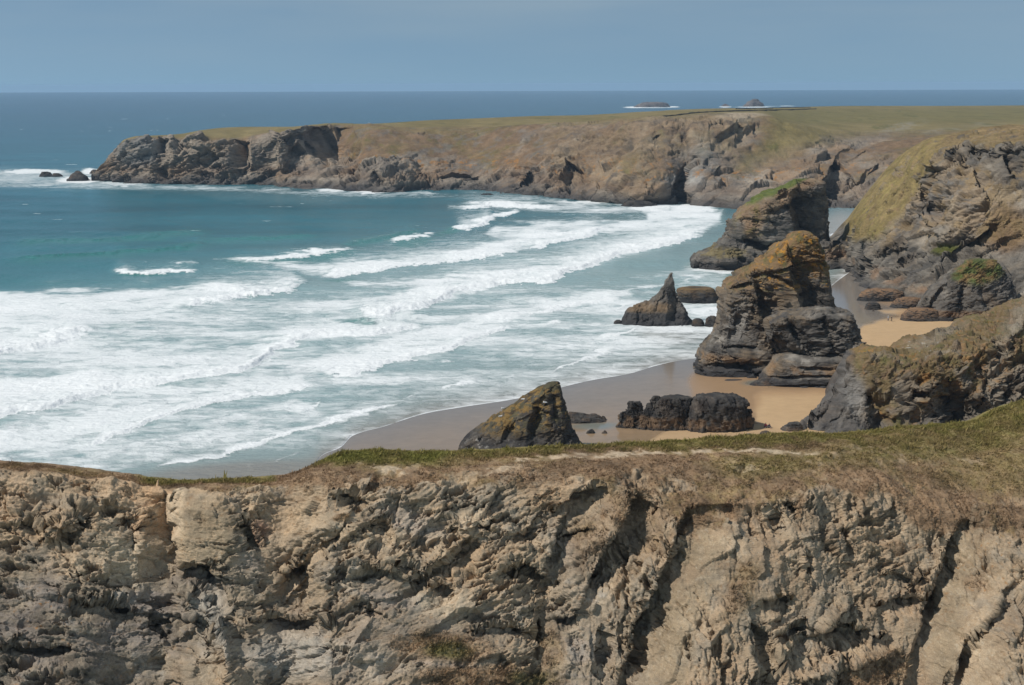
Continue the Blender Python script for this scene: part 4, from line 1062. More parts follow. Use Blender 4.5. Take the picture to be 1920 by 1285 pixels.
    rock([(773,1068,1078),(776,1062,1092),(779,1058,1108),(784,1056,1128),(791,1054,1138)], 'low rough reef on wet sand behind the triangular stack', 1.6, 660, .45, .4, .5, group=G, n=240, m=60)
    rock([(776,1108,1118),(780,1103,1124),(786,1100,1130),(790,1098,1132)], 'domed boulder at the right end of the low reef', 1.2, 664, .4, group=G)
    rock([(780,1129,1132),(784,1126,1136),(789,1124,1139)], 'tiny rock just right of the low reef', .8, 666, .35, group=G)
    rock([(805,1108,1111),(808,1103,1114),(814,1097,1117)], 'small pointed rock standing in the shallow pool', .8, 670, .35, group=G)
    rock([(807,1133,1135),(810,1130,1137),(814,1126,1140)], 'smaller pointed rock in the pool, right of the other', .7, 672, .3, group=G)
    rock([(567,1630,1643),(570,1625,1648),(576,1623,1651),(581,1622,1652)], 'square dark boulder alone on wet sand in the far cove', 1.4, 675, .4, group=G, e=3)
    rock([(582,1636,1639),(585,1635,1640)], 'small dark stone in front of the square boulder', .6, 677, .3, group=G, n=60, m=30)
    rock([(707,1436,1446),(712,1424,1452),(718,1412,1456),(722,1406,1458)], 'low ledge of dark rock at the front left foot of the tallest stack', 1.4, 680, .4, group=G)
    rock([(711,1374,1384),(712.5,1362,1392),(714,1356,1396)], 'thin flat slab standing in for a reflecting puddle on the wet sand', .8, 682, .15, .5, .5, group=G)  # flat solid in place of a reflecting puddle
    rock([(791,1489,1498),(794,1479,1502),(799,1471,1503),(807,1462,1506)], 'rounded dark rock on the sand beside the rocky spur', 1.6, 684, .45, group=G, n=160)
    rock([(808,1432,1440),(811,1427,1443),(815,1423,1446),(819,1420,1448)], 'grey wedge shaped boulder on the sand near the grassy edge', 1.1, 686, .35, group=G)
    rock([(813,1401,1407),(815,1399,1410),(818,1398,1412)], 'small pale stone on the sand left of the wedge boulder', .7, 688, .25, group=G, cols=(DGREY, GREY, LGREY))
    rock([(814,1459,1463),(816,1456,1465),(819,1454,1467)], 'small stone on the sand right of the wedge boulder', .7, 690, .25, group=G)
    # ---- the lump below the cliff and the rocks of its foot
    def out_fn(p, nn, x, y, nz):
        c = shore_rock(p, nn, nz, 5.0, 700, (-.5, .3, 1), 1.4, TAN * .8, .2, DGREY * .85, GREY * .85, LGREY * .8)
        g = inpoly(x, y, [(1785,520),(1800,495),(1830,482),(1870,484),(1884,505),(1872,524),(1840,536),(1800,530)], 8)
        c = lerp(c, lerp(np.array([.20, .13, .05]), np.array([.095, .115, .028]), sstep(-.25, .2, fbm(p / 2.5, 703, 4))), g * .92)
        band = sstep(2.0, 2.8, p[..., 2] + .6 * nz) * (1 - sstep(3.6, 4.6, p[..., 2] + .6 * nz))
        return lerp(c, np.array([.23, .135, .07]), band * .5)
    rock([(486,1832,1858),(490,1815,1868),(500,1803,1876),(514,1784,1884),(530,1756,1893),(548,1738,1902),(566,1728,1908),(584,1716,1912),(602,1700,1914)], 'rounded rock knoll with a green cap below the tall cliff', 5.0, 700, .6, .45, .5, MAT_MID, n=360, m=220, fn=out_fn, dent=[([(1770,540),(1752,570),(1735,598)], 8, 14, 2.5, .8), ([(1808,535),(1800,580)], 8, 14, 2.0, .8), ([(1840,540),(1850,580)], 8, 16, 2.0, .8)], nb=(-.5, .3, 1))
    fl = (BLACK * 1.3, DGREY, GREY * .9)
    def toe(seed):
        def f(p, nn, x, y, nz):
            c = shore_rock(p, nn, nz, 3.0, seed, (-.4, .2, 1), .9, BROWN, .2, *fl)
            return lerp(c, np.array([.25, .145, .075]), sstep(.35, .7, nn[..., 2]) * sstep(1.5, 2.4, p[..., 2]) * .7)
        return f
    G2 = 'rocks at the cliff foot'
    rock([(541,1640,1668),(544,1628,1684),(550,1616,1694),(557,1611,1698),(564,1608,1700)], 'brown topped rock shelf leftmost at the foot of the tall cliff', 2.5, 710, .5, .4, .6, group=G2, n=220, m=80, fn=toe(711))
    rock([(557,1700,1716),(561,1684,1728),(568,1674,1734),(577,1668,1738)], 'dark rock between the leftmost shelf and the green capped knoll', 2.2, 715, .5, .5, .6, group=G2, n=180, m=70, fn=toe(716))
    rock([(577,1716,1740),(581,1702,1756),(589,1694,1764),(601,1688,1770)], 'dark wet rock on the sand at the front foot of the knoll', 2.2, 720, .5, .5, .6, group=G2, n=200, m=80, fn=toe(721))
    # ---- skerries off the point
    G3 = 'skerries off the headland point'
    rock([(320,143,148),(325,138,155),(331,132,162),(339,126,168)], 'dark pyramid shaped skerry closest to the headland point', 6, 730, .45, mat=MAT_FAR, group=G3, h0=1, cols=(BLACK * 1.5, DGREY, GREY * .7))
    rock([(322,82,90),(325,77,95),(331,73,99)], 'low dark skerry furthest out from the headland point', 5, 735, .45, mat=MAT_FAR, group=G3, h0=1)
    rock([(325,102,108),(328,98,115),(331,95,119)], 'flat skerry between the outer skerry and the pyramid', 4, 738, .4, mat=MAT_FAR, group=G3, h0=1)
    rock([(318,174,179),(321,171,183),(326,168,186)], 'small skerry in white surf behind the pyramid', 4, 741, .4, mat=MAT_FAR, group=G3, h0=1)
    rock([(352,655,664),(354,648,676),(357,644,684)], 'low rock awash in front of the dark headland cliffs', 5, 744, .3, mat=MAT_FAR, group=G3, h0=1)
    rock([(363,908,918),(365,903,924),(367,900,928)], 'single rock awash off the middle of the headland', 4, 746, .3, mat=MAT_FAR, group=G3, h0=1)
    rock([(376,1180,1206),(379,1172,1220),(383,1168,1228),(387,1164,1232)], 'brown rock in the surf under the headland near the beach', 6, 748, .45, mat=MAT_FAR, group=G3, h0=1, n=180)
    # ---- islands on the horizon
    G4 = 'islands near the horizon'
    hz = (np.array([.12, .11, .11]), np.array([.16, .145, .14]), np.array([.2, .18, .17]))
    rock([(191.5,1222,1234),(193,1208,1246),(196,1197,1252),(201,1188,1256)], 'long low island near the horizon with surf at its left end', 16, 760, .75, .5, .5, MAT_FAR, hz, G4, n=200, h0=.1, name='island', cat='island')
    rock([(185.5,1412,1417),(188,1408,1421),(192,1402,1427),(200,1393,1433)], 'highest humped island near the horizon', 16, 764, .75, .5, .5, MAT_FAR, hz, G4, n=160, h0=.1, name='island', cat='island')
    rock([(195,1359,1361),(197,1356,1364),(200,1351,1369)], 'tiny pointed islet near the horizon behind bright surf', 9, 768, .6, .5, .5, MAT_FAR, hz, G4, n=90, h0=.1, name='island', cat='island')
    return info
# ================================================================== SEA AND BEACH
# each breaker: front line (x, y), crest band px, trailing foam px, strength, height m
WAVES = [
 ([(255,884),(300,875),(351,868),(445,844),(535,821),(590,808),(640,793),(690,776),(735,762),(787,742)], 5, 30, .85, .30),
 ([(330,884),(420,876),(502,868),(560,850),(600,838)], 3, 8, .42, .12),
 ([(120,842),(160,834),(200,825),(280,795),(340,775),(400,755),(470,744),(540,733),(600,722),(622,716)], 9, 70, .95, .55),
 ([(520,772),(560,773),(592,769),(601,760)], 5, 22, .66, .3),
 ([(-300,850),(-100,810),(0,787),(80,774),(147,751),(220,738),(291,727),(361,717),(441,704),(482,687),(508,662),(568,645),(640,637),(700,631),(745,624),(814,611)], 14, 62, 1.0, 1.1),
 ([(560,706),(610,702),(660,705),(710,694),(760,677),(841,660),(861,649),(901,632),(961,615),(991,606)], 10, 58, .96, .7),
 ([(900,612),(934,602),(1025,588),(1080,577),(1140,569),(1195,560)], 7, 30, .88, .5),
 ([(640,598),(700,597),(760,585),(800,577),(834,560),(901,541),(968,535),(1035,528),(1068,515),(1118,495),(1169,478),(1240,464),(1290,451),(1330,436),(1352,415)], 12, 52, 1.0, 1.4),
 ([(560,520),(647,518),(717,509),(767,501),(868,488),(961,478),(1000,470)], 7, 34, .97, .9),
 ([(940,480),(968,471),(1045,458),(1102,444),(1168,419)], 9, 34, .97, 1.2),
 ([(846,435),(885,430),(924,417)], 9, 26, .97, 1.3),
 ([(735,460),(775,452),(811,446)], 6, 10, .75, 1.0),
 ([(824,392),(850,395),(900,394),(936,390),(975,393),(1060,394)], 7, 22, .97, 1.3),
 ([(915,411),(940,407),(974,401)], 4, 7, .9, .9),
 ([(400,489),(470,492),(540,487),(600,479),(650,475),(690,470)], 6, 14, .78, .9),
 ([(215,513),(270,517),(300,514),(371,510)], 7, 12, .92, 1.2),
 ([(300,588),(378,570),(430,563),(500,553),(550,541),(599,522)], 9, 40, .97, 1.2),
 ([(440,552),(470,556),(495,548)], 5, 12, .9, .8),
 ([(-300,720),(-100,688),(0,670),(57,656),(127,642),(170,632),(195,621)], 14, 36, 1.0, 1.4),
 ([(-200,905),(-60,880),(0,869),(43,858)], 5, 14, .7, .5),
 ([(670,606),(700,604),(735,600)], 3, 8, .5, .9),
 ([(590,810),(630,800),(670,785),(710,772)], 3, 8, .5, .15),
 ([(683,778),(715,770),(745,760)], 3, 10, .55, .2),
 ([(754,750),(787,741)], 3, 12, .6, .2),
 ([(822,733),(860,728),(892,722)], 4, 8, .75, .3),
 ([(931,714),(955,708),(976,702)], 3, 7, .6, .2),
 ([(815,678),(845,676),(869,673)], 4, 6, .7, .3),
 ([(1025,616),(1049,611)], 4, 7, .8, .3),
 ([(985,706),(1012,705),(1068,687),(1120,670),(1165,654),(1182,646)], 4, 16, .72, .25),
 ([(1120,640),(1150,636),(1180,626),(1205,612)], 5, 18, .75, .25),
 ([(1080,560),(1180,548),(1260,532),(1340,522),(1372,515)], 6, 14, .55, .4),
 ([(1130,585),(1170,578),(1200,568)], 4, 10, .7, .4),
 ([(1290,590),(1320,590),(1362,580)], 4, 12, .8, .3),
 ([(1300,578),(1330,578),(1346,572)], 3, 6, .6, .2),
 ([(1210,405),(1260,402),(1300,400),(1350,396)], 6, 22, .8, .4),
 ([(1560,448),(1578,446),(1592,452)], 5, 6, .9, .3),
 ([(360,450),(500,446),(620,440)], 2, 5, .12, .8),
 ([(640,455),(720,448),(790,432)], 3, 6, .3, 1.0),
 ([(0,488),(150,478),(300,468),(420,450)], 2, 4, .0, 1.0),
 ([(0,455),(200,447),(420,432)], 2, 4, .0, .8),
]
# broad sheets of spent foam
SHEETS = [([(-300,545),(0,548),(200,536),(420,532),(520,535),(470,560),(330,585),(200,615),(60,640),(-300,690)], .95, 16),
 ([(230,690),(300,655),(420,625),(560,612),(760,612),(660,640),(520,655),(470,690),(360,715)], .95, 18),
 ([(-300,720),(0,706),(180,690),(300,700),(420,695),(360,715),(150,750),(0,786),(-300,850)], 1.0, 18),
 ([(400,486),(560,492),(760,485),(860,470),(980,440),(1160,416),(1100,440),(960,476),(760,500),(600,515)], .98, 12),
 ([(640,530),(800,520),(980,500),(1100,480),(1240,448),(1350,405),(1352,420),(1240,464),(1060,510),(960,534),(760,584)], 1.0, 14),
 ([(560,560),(700,545),(820,560),(700,590),(560,600),(430,590)], .80, 18),
 ([(470,705),(560,680),(640,650),(760,620),(940,575),(1080,545),(1180,540),(1190,560),(1000,600),(860,645),(700,692),(580,712)], .96, 16),
 ([(-300,800),(0,792),(260,740),(420,722),(600,716),(560,732),(400,752),(280,790),(120,840),(-300,900)], .95, 18),
 ([(-200,880),(140,848),(330,795),(560,740),(640,780),(450,838),(260,880),(0,930)], .76, 20),
 ([(1180,384),(1300,392),(1356,392),(1352,420),(1250,440),(1160,440),(1060,445),(1130,415),(1210,408)], .92, 10),
 ([(840,384),(940,376),(1180,384),(1230,402),(1100,405),(960,395),(840,393)], .74, 8),
 ([(930,420),(1060,412),(1160,412),(1100,442),(960,462),(900,440)], .84, 10),
 ([(700,740),(900,690),(1100,660),(1240,620),(1340,620),(1310,668),(1180,698),(1020,735),(820,768)], .44, 22),
 ([(1160,520),(1290,500),(1370,505),(1360,545),(1260,540)], .55, 12),
 ([(-300,318),(0,316),(60,318),(180,320),(200,342),(380,346),(520,352),(500,362),(300,358),(120,356),(0,352),(-300,345)], .62, 6),
 ([(500,352),(640,357),(700,362),(860,364),(860,370),(700,372),(540,366),(470,362)], .60, 5),
 ([(980,368),(1100,378),(1200,388),(1290,388),(1290,398),(1180,396),(1050,385),(960,376)], .66, 6),
 ([(280,350),(480,350),(700,370),(620,385),(420,375)], .28, 8),
]

def build_sea():
    pxs = np.concatenate([np.linspace(-6000, -330, 30)[:-1], np.linspace(-330, 1720, 1060), np.linspace(1720, 8000, 50)[1:]])
    pys = np.concatenate([[1400, 1150, 1000], np.linspace(950, 300, 640), np.linspace(299, 176, 110), np.linspace(175.2, 170.8, 8)])
    X, Yp = np.meshgrid(pxs, pys, indexing='ij')
    # in the far strip the rows follow distance, not the (slightly rolled) picture
    G0 = PZ(np.full(len(pys), CX), np.maximum(pys, 170.6), 0.0)[:, 1]
    G0 = np.minimum(G0, 14000)
    a = (pxs - CX) / FPX
    V = np.zeros(X.shape + (3,))
    V[..., 1] = G0[None, :]
    V[..., 0] = a[:, None] * (G0[None, :] * _cp + HC * _sp)
    Xs, Ys = toPix(V)
    V[:, :, 2] = 0
    wn = fbm(V / 22.0, 900, 4, .55); wn2 = fbm(V / 5.0, 901, 3, .6)
    sc = np.clip((Ys - 160) / 400, .05, 1.0)                   # px per metre, roughly
    x = Xs; y = Ys + (wn * 8 + wn2 * 3.0) * sc * 2.0
    pat0 = fbm(V * np.array([.30, 1, 0]) / 24.0, 941, 4, .6)
    foam = np.zeros(X.shape); H = np.zeros(X.shape); face = np.zeros(X.shape)
    lump = fbm(V / 3.2, 910, 4, .6); lump2 = fbm(V / 1.3, 911, 3, .6)
    for pts, cb, tr, st, h in WAVES:
        p = np.asarray(pts, float)
        x0, x1 = p[0, 0], p[-1, 0]
        m = (x > x0 - 30) & (x < x1 + 30)
        yw = pchip(p[:, 0], p[:, 1], np.clip(x[m], x0, x1)).reshape(-1)
        en = wn[m] * 30
        ends = sstep(0, 70, x[m] - x0 + en) * sstep(0, 60, x1 - x[m] + en) if (x1 - x0) > 160 else sstep(0, 34, x[m] - x0 + 14 + en * .6) * sstep(0, 30, x1 - x[m] + 14 + en * .6)
        d = yw - y[m]                                           # + = seaward of the front
        lum = lump[m] * 5 * sc[m]
        cbl = cb * (.75 + 1.6 * wn[m].clip(-.4, .6))
        f = sstep(-1.5, 2.0, d + lum) * (1 - sstep(cbl, cbl + 7, d + lum)) * (1.22 + .5 * wn[m])
        trail = sstep(-1, 1, d + lum) * np.exp(-np.maximum(d, 0) / (tr * 1.35)) * 1.0
        foam[m] = np.maximum(foam[m], np.maximum(f, trail) * st * ends)
        # steep shoreward face, long gentle back
        dd_ = d - (cb * .55 if st > .6 else 0)
        prof = np.where(dd_ < 0, np.exp(-(dd_ / (1.4 + cb * .30)) ** 2), np.exp(-np.maximum(dd_, 0) / (cb * 1.8 + 4)))
        H[m] += .85 * h * prof * ends * (1 + .55 * lump[m] * min(st * 1.2, 1))
        face[m] = np.maximum(face[m], np.exp(-((d + 3) / (5 + cb * .5)) ** 2) * ends * (h > .75) * (.9 if st < .8 else .0))
    for poly, dens, soft in SHEETS:
        foam = np.maximum(foam, inpoly(x, y, poly, soft) * dens * .93 * (.94 + .5 * wn))
    d = shore_y(x) - Ys                                         # px out to sea from the swash edge
    edge = np.exp(-np.maximum(d - 1, 0) / 3.5) * (.72 + .5 * wn) * (x > -400) * (x < 1600)
    lace = np.exp(-np.maximum(d, 0) / 34.0) * .66
    foam = np.maximum(foam, np.maximum(edge, lace * sstep(-.4, .3, wn)))
    # surf washing round the rocks
    for cx, cy, rx, ry, st in [(145,338,46,7,.9),(60,322,70,5,.85),(20,330,80,14,.6),(170,322,20,6,.9),(230,345,60,4,.7),(690,359,40,4,.85),(620,357,30,4,.8),(780,362,50,3,.6),(1220,389,50,7,.9),(1290,392,40,8,.9),(1090,380,60,4,.8),
                               (1340,505,60,8,.8),(1375,512,40,6,.8),(1300,498,20,6,.6),(1235,612,60,5,.75),(1330,568,40,4,.6),(1395,515,40,5,.7),(1190,201.5,22,1.6,.95),(1222,202,42,1.3,.7),(1262,200.6,14,1.0,.9),(1360,200.5,12,1.5,.95),(1413,201,40,1.2,.75),(1475,199,18,.9,.7),(1440,199.5,30,.8,.5)]:
        foam = np.maximum(foam, blob(x if cy > 250 else Xs, y if cy > 250 else Ys, cx, cy, rx, ry) * st)
    # white horses far out
    caps = sstep(.42, .5, fbm(V * np.array([.5, 1, 1]) / 14.0, 930, 3, .5)) * .75 * sstep(185, 230, Ys) * (1 - sstep(420, 470, Ys))
    foam = np.maximum(foam, caps * .7)
    foam = foam * (1 - .45 * np.maximum.reduce([blob(x, y, 280, 645, 150, 26, -6), blob(x, y, 690, 548, 90, 10, -4), blob(x, y, 668, 606, 36, 6)]))
    foam = np.maximum(foam, sstep(515, 580, Ys - .03 * (640 - x)) * (d > 0) * (.62 - .08 * sstep(720, 820, Ys) + .8 * pat0) * (x < 1400))
    foam = foam * (1 - .6 * blob(Xs, Ys, 440, 888, 150, 12, -4))
    foam = np.clip(foam, 0, 1.05)
    # swell and chop
    calm = sstep(2, 60, d) * (x < 1700) + (Ys < 480)
    calm = np.clip(calm, 0, 1)
    swell = .30 * np.sin(V[..., 1] / 7.5 + .03 * V[..., 0] + 2.5 * wn) * sstep(20, 200, d)
    z = (swell + .16 * wn + .10 * wn2 * np.clip(sc * 1.3, .2, 1)) * calm * np.clip(sc * 1.5, .25, 1) + H * np.clip(.25 + calm, 0, 1)
    bub = np.clip(foam, 0, 1)
    z = z + bub * (.16 * lump2 + .14 * np.abs(lump)) * calm
    z[:, Ys.mean(0) < 195] = 0
    V[..., 2] = z
    # ---- water colour (what the water itself scatters)
    far = np.array([.012, .070, .110]); mid = np.array([.018, .115, .150]); teal = np.array([.036, .168, .188]); milk = np.array([.33, .43, .43]); sandy = np.array([.27, .255, .225])
    c = lerp(far, mid, sstep(190, 330, Ys)); c = lerp(c, teal, sstep(360, 560, Ys + 30 * wn))
    pat = fbm(V * np.array([.35, 1, 0]) / 60.0, 940, 4, .55)
    c = c * (1 + .55 * pat[..., None])
    c = lerp(c, mid * .75, sstep(.1, .4, -pat) * .5 * (1 - sstep(450, 560, Ys)))
    surf = sstep(480, 600, Ys + .12 * (x - 300)) 
    c = lerp(c, milk, np.clip(surf * .62 + foam * .65, 0, .92))
    face = np.maximum(face, np.maximum.reduce([blob(x, y, 672, 603, 34, 6), blob(x, y, 842, 434, 26, 6, -12), blob(x, y, 270, 517, 50, 4), blob(x, y, 232, 612, 40, 6, -10), blob(x, y, 640, 526, 30, 5)]))
    c = lerp(c, np.array([.055, .21, .185]), face * .6)
    sh = np.exp(-np.maximum(d, 0) / 34.0)
    c = lerp(c, sandy, np.clip(sh * 1.0, 0, .92))
    c = lerp(c, sandy * .92, blob(x, Ys, 440, 884, 170, 16, -4) * .85)
    c = lerp(c, sandy * .95, blob(x, Ys, 1265, 628, 70, 18) * .7)
    c = lerp(c, np.array([.36, .36, .34]), blob(Xs, Ys, 1580, 432, 50, 34) * .9)
    keep = np.ones(X.shape, bool)
    quads = grid_quads(*X.shape, False)
    vv = V.reshape(-1, 3)
    me = quads_mesh('sea', vv, quads, {'Col': c.reshape(-1, 3), 'foam': foam.reshape(-1), 'shallow': np.clip(sh, 0, 1).reshape(-1)})
    mat = bpy.data.materials.new('sea_water'); nt, out = nodes(mat)
    pos = N(nt, 'ShaderNodeNewGeometry').outputs['Position']
    col = N(nt, 'ShaderNodeAttribute', attribute_name='Col').outputs['Color']
    fo = N(nt, 'ShaderNodeAttribute', attribute_name='foam').outputs['Fac']
    mp = N(nt, 'ShaderNodeMapping'); mp.inputs['Scale'].default_value = (.20, .34, .5); mp.inputs['Rotation'].default_value = (0, 0, -.18); nt.links.new(pos, mp.inputs['Vector'])
    n1 = N(nt, 'ShaderNodeTexNoise', i_Scale=1.0, i_Detail=10.0, i_Roughness=.68, i_Distortion=.6); nt.links.new(mp.outputs[0], n1.inputs['Vector'])
    mp2 = N(nt, 'ShaderNodeMapping'); mp2.inputs['Scale'].default_value = (.05, .16, .2); nt.links.new(pos, mp2.inputs['Vector'])
    n2 = N(nt, 'ShaderNodeTexNoise', i_Scale=1.0, i_Detail=6.0, i_Roughness=.6); nt.links.new(mp2.outputs[0], n2.inputs['Vector'])
    pat_ = math_(nt, 'ADD', math_(nt, 'MULTIPLY', n1.outputs['Fac'], .62), math_(nt, 'MULTIPLY', n2.outputs['Fac'], .38))
    # threshold falls as the foam thickens
    thr = math_(nt, 'MULTIPLY_ADD', fo, -.52); nt.nodes[-1].inputs[2].default_value = .70
    fac = math_(nt, 'MULTIPLY', math_(nt, 'SUBTRACT', pat_, thr), 5.5, clamp=True)
    # thin foam is see-through
    fac = math_(nt, 'MULTIPLY', fac, math_(nt, 'MULTIPLY_ADD', fo, .75, clamp=True)); 
    nt.nodes[-2].inputs[2].default_value = .28
    fcol = mixc(nt, n1.outputs['Fac'], (.70, .73, .73), (.86, .87, .87))
    bs = N(nt, 'ShaderNodeBsdfPrincipled', i_IOR=1.33)
    nt.links.new(mixc(nt, fac, col, fcol), bs.inputs['Base Color'])
    rg = math_(nt, 'MULTIPLY_ADD', fac, .6); nt.nodes[-1].inputs[2].default_value = .22
    nt.links.new(rg, bs.inputs['Roughness'])
    sp = math_(nt, 'MULTIPLY_ADD', fac, -.3); nt.nodes[-1].inputs[2].default_value = .42
    nt.links.new(sp, bs.inputs['Specular IOR Level'])
    mw = N(nt, 'ShaderNodeMapping'); mw.inputs['Scale'].default_value = (.22, .5, 1); nt.links.new(pos, mw.inputs['Vector'])
    nw = N(nt, 'ShaderNodeTexNoise', i_Scale=1.0, i_Detail=7.0, i_Roughness=.65); nt.links.new(mw.outputs[0], nw.inputs['Vector'])
    hh = math_(nt, 'ADD', math_(nt, 'MULTIPLY', nw.outputs['Fac'], .9), math_(nt, 'MULTIPLY', fac, .35))
    b = N(nt, 'ShaderNodeBump', i_Strength=1.0, i_Distance=.9); nt.links.new(hh, b.inputs['Height']); nt.links.new(b.outputs[0], bs.inputs['Normal'])
    nt.links.new(bs.outputs[0], out.inputs[0])
    o = add_obj('sea', me, mat)
    tag(o, 'blue green sea with lines of white surf rolling into the bay', 'sea', kind='structure')

def build_beach():
    pxs = np.linspace(-300, 2700, 620); pys = np.linspace(985, 440, 420)
    X, Yp = np.meshgrid(pxs, pys, indexing='ij')
    V = PZ(X, Yp, 0.0)
    d = Yp - shore_y(X)
    nz = fbm(V / 18.0, 950, 4); nz2 = fbm(V / 4.0, 951, 4)
    z = np.clip(.010 * d, -1.6, 1.1) + .03 * nz * sstep(0, 30, np.abs(d))
    pool = np.maximum(blob(X, Yp, 1108, 803, 36, 14), blob(X, Yp, 1425, 722, 30, 8))
    V[..., 2] = z - pool * .12
    x = X + 10 * nz + 3 * nz2; y = Yp + 4 * nz + 1.5 * nz2
    dry = np.maximum.reduce([inpoly(x, y, [(1414,752),(1430,742),(1500,743),(1590,735),(1600,800),(1500,830),(1430,806),(1418,800)], 5),
                             inpoly(x, y, [(1598,640),(1618,618),(1648,606),(1690,602),(1760,603),(1900,608),(1900,720),(1600,700)], 4),
                             inpoly(x, y, [(1250,818),(1380,809),(1440,806),(1560,812),(1560,860),(1200,850)], 4) * .8,
                             inpoly(x, y, [(1650,588),(1680,585),(1740,584),(1740,592),(1690,596),(1660,594)], 3) * .8,
                             inpoly(x, y, [(1560,505),(1640,500),(1640,507),(1575,511)], 3) * .7])
    film = np.clip(1 - dry, 0, 1)
    damp = inpoly(x, y, [(1300,704),(1440,712),(1440,735),(1600,730),(1600,745),(1430,752),(1414,790),(1300,760),(1290,720)], 8)
    damp = np.maximum(damp, inpoly(x, y, [(1640,560),(1760,575),(1760,602),(1690,604),(1680,596),(1690,586),(1650,575)], 5) * .8)
    film = film * (1 - .35 * damp)
    wetc = lerp(np.array([.305, .205, .118]), np.array([.265, .185, .112]), sstep(-.3, .3, nz))
    dryc = lerp(np.array([.475, .325, .185]), np.array([.44, .30, .17]), sstep(-.3, .3, nz2))
    grey = np.exp(-np.maximum(d, 0) / 55.0) + .9 * inpoly(x, y, [(1550,500),(1612,498),(1622,540),(1690,588),(1650,606),(1625,612),(1590,645),(1550,600)], 7)  # sky reflection by the water and in the channel, painted as greyer sand
    wetc = lerp(wetc, np.array([.205, .182, .160]), np.clip(grey, 0, 1) * .9)
    c = lerp(dryc, wetc, film)
    c = c * (1 + .10 * nz2 + .10 * fbm(V * np.array([.4, 1, 1]) / 1.5, 952, 4))[..., None]
    c = lerp(c, np.array([.31, .19, .105]), damp * .6)
    c = lerp(c, np.array([.15, .19, .18]), np.maximum(blob(x, y, 1112, 806, 44, 7), blob(x, y, 1420, 725, 26, 6)) * .7)
    film = np.maximum(film, np.maximum(blob(x, y, 1120, 812, 70, 24), blob(x, y, 1420, 725, 30, 7)))
    me = quads_mesh('beach', V.reshape(-1, 3), grid_quads(*X.shape, False), {'Col': c.reshape(-1, 3), 'wet': film.reshape(-1)})
    mat = bpy.data.materials.new('beach_sand'); nt, out = nodes(mat)
    pos = N(nt, 'ShaderNodeNewGeometry').outputs['Position']
    col = N(nt, 'ShaderNodeAttribute', attribute_name='Col').outputs['Color']
    wet = N(nt, 'ShaderNodeAttribute', attribute_name='wet').outputs['Fac']
    n1 = N(nt, 'ShaderNodeTexNoise', i_Scale=.6, i_Detail=8.0, i_Roughness=.6); nt.links.new(pos, n1.inputs['Vector'])
    v = math_(nt, 'MULTIPLY_ADD', n1.outputs['Fac'], .24); nt.nodes[-1].inputs[2].default_value = .88
    vc = N(nt, 'ShaderNodeCombineColor'); [nt.links.new(v, vc.inputs[k]) for k in range(3)]
    bs = N(nt, 'ShaderNodeBsdfPrincipled', i_IOR=1.33)
    nt.links.new(mixc(nt, 1.0, col, vc.outputs[0], 'MULTIPLY'), bs.inputs['Base Color'])
    r = math_(nt, 'MULTIPLY_ADD', wet, -.80); nt.nodes[-1].inputs[2].default_value = .92
    nt.links.new(r, bs.inputs['Roughness'])
    sp = math_(nt, 'MULTIPLY_ADD', wet, .45); nt.nodes[-1].inputs[2].default_value = .1
    nt.links.new(sp, bs.inputs['Specular IOR Level'])
    inv = math_(nt, 'SUBTRACT', 1.0, wet)
    b = N(nt, 'ShaderNodeBump', i_Distance=.05); nt.links.new(n1.outputs['Fac'], b.inputs['Height']); nt.links.new(math_(nt, 'MULTIPLY', inv, .6), b.inputs['Strength']); nt.links.new(b.outputs[0], bs.inputs['Normal'])
    nt.links.new(bs.outputs[0], out.inputs[0])
    o = add_obj('beach', me, mat)
    tag(o, 'sandy beach, wet and shining near the water and dry by the cliffs', 'beach', kind='structure')
    return V, X, Yp

def ground_z(px, py):
    """a point of the beach seen at pixel px, py"""
    d = py - float(shore_y(np.array([float(px)]))[0])
    z = min(max(.010 * d, -1.6), 1.1)
    return PZ(float(px), float(py), z)

# ================================================================== PEOPLE
def skin_mesh(name, verts, edges, radii, mat, parent, root=0, sub=2):
    me = bpy.data.meshes.new(name); me.from_pydata(verts, edges, [])
    o = add_obj(name, me, mat, parent)
    sk = o.modifiers.new('skin', 'SKIN')
    for i, r in enumerate(radii):
        me.skin_vertices[0].data[i].radius = (r, r) if not isinstance(r, tuple) else r
    me.skin_vertices[0].data[root].use_root = True
    o.modifiers.new('sub', 'SUBSURF').levels = sub; o.modifiers[-1].render_levels = sub
    return o

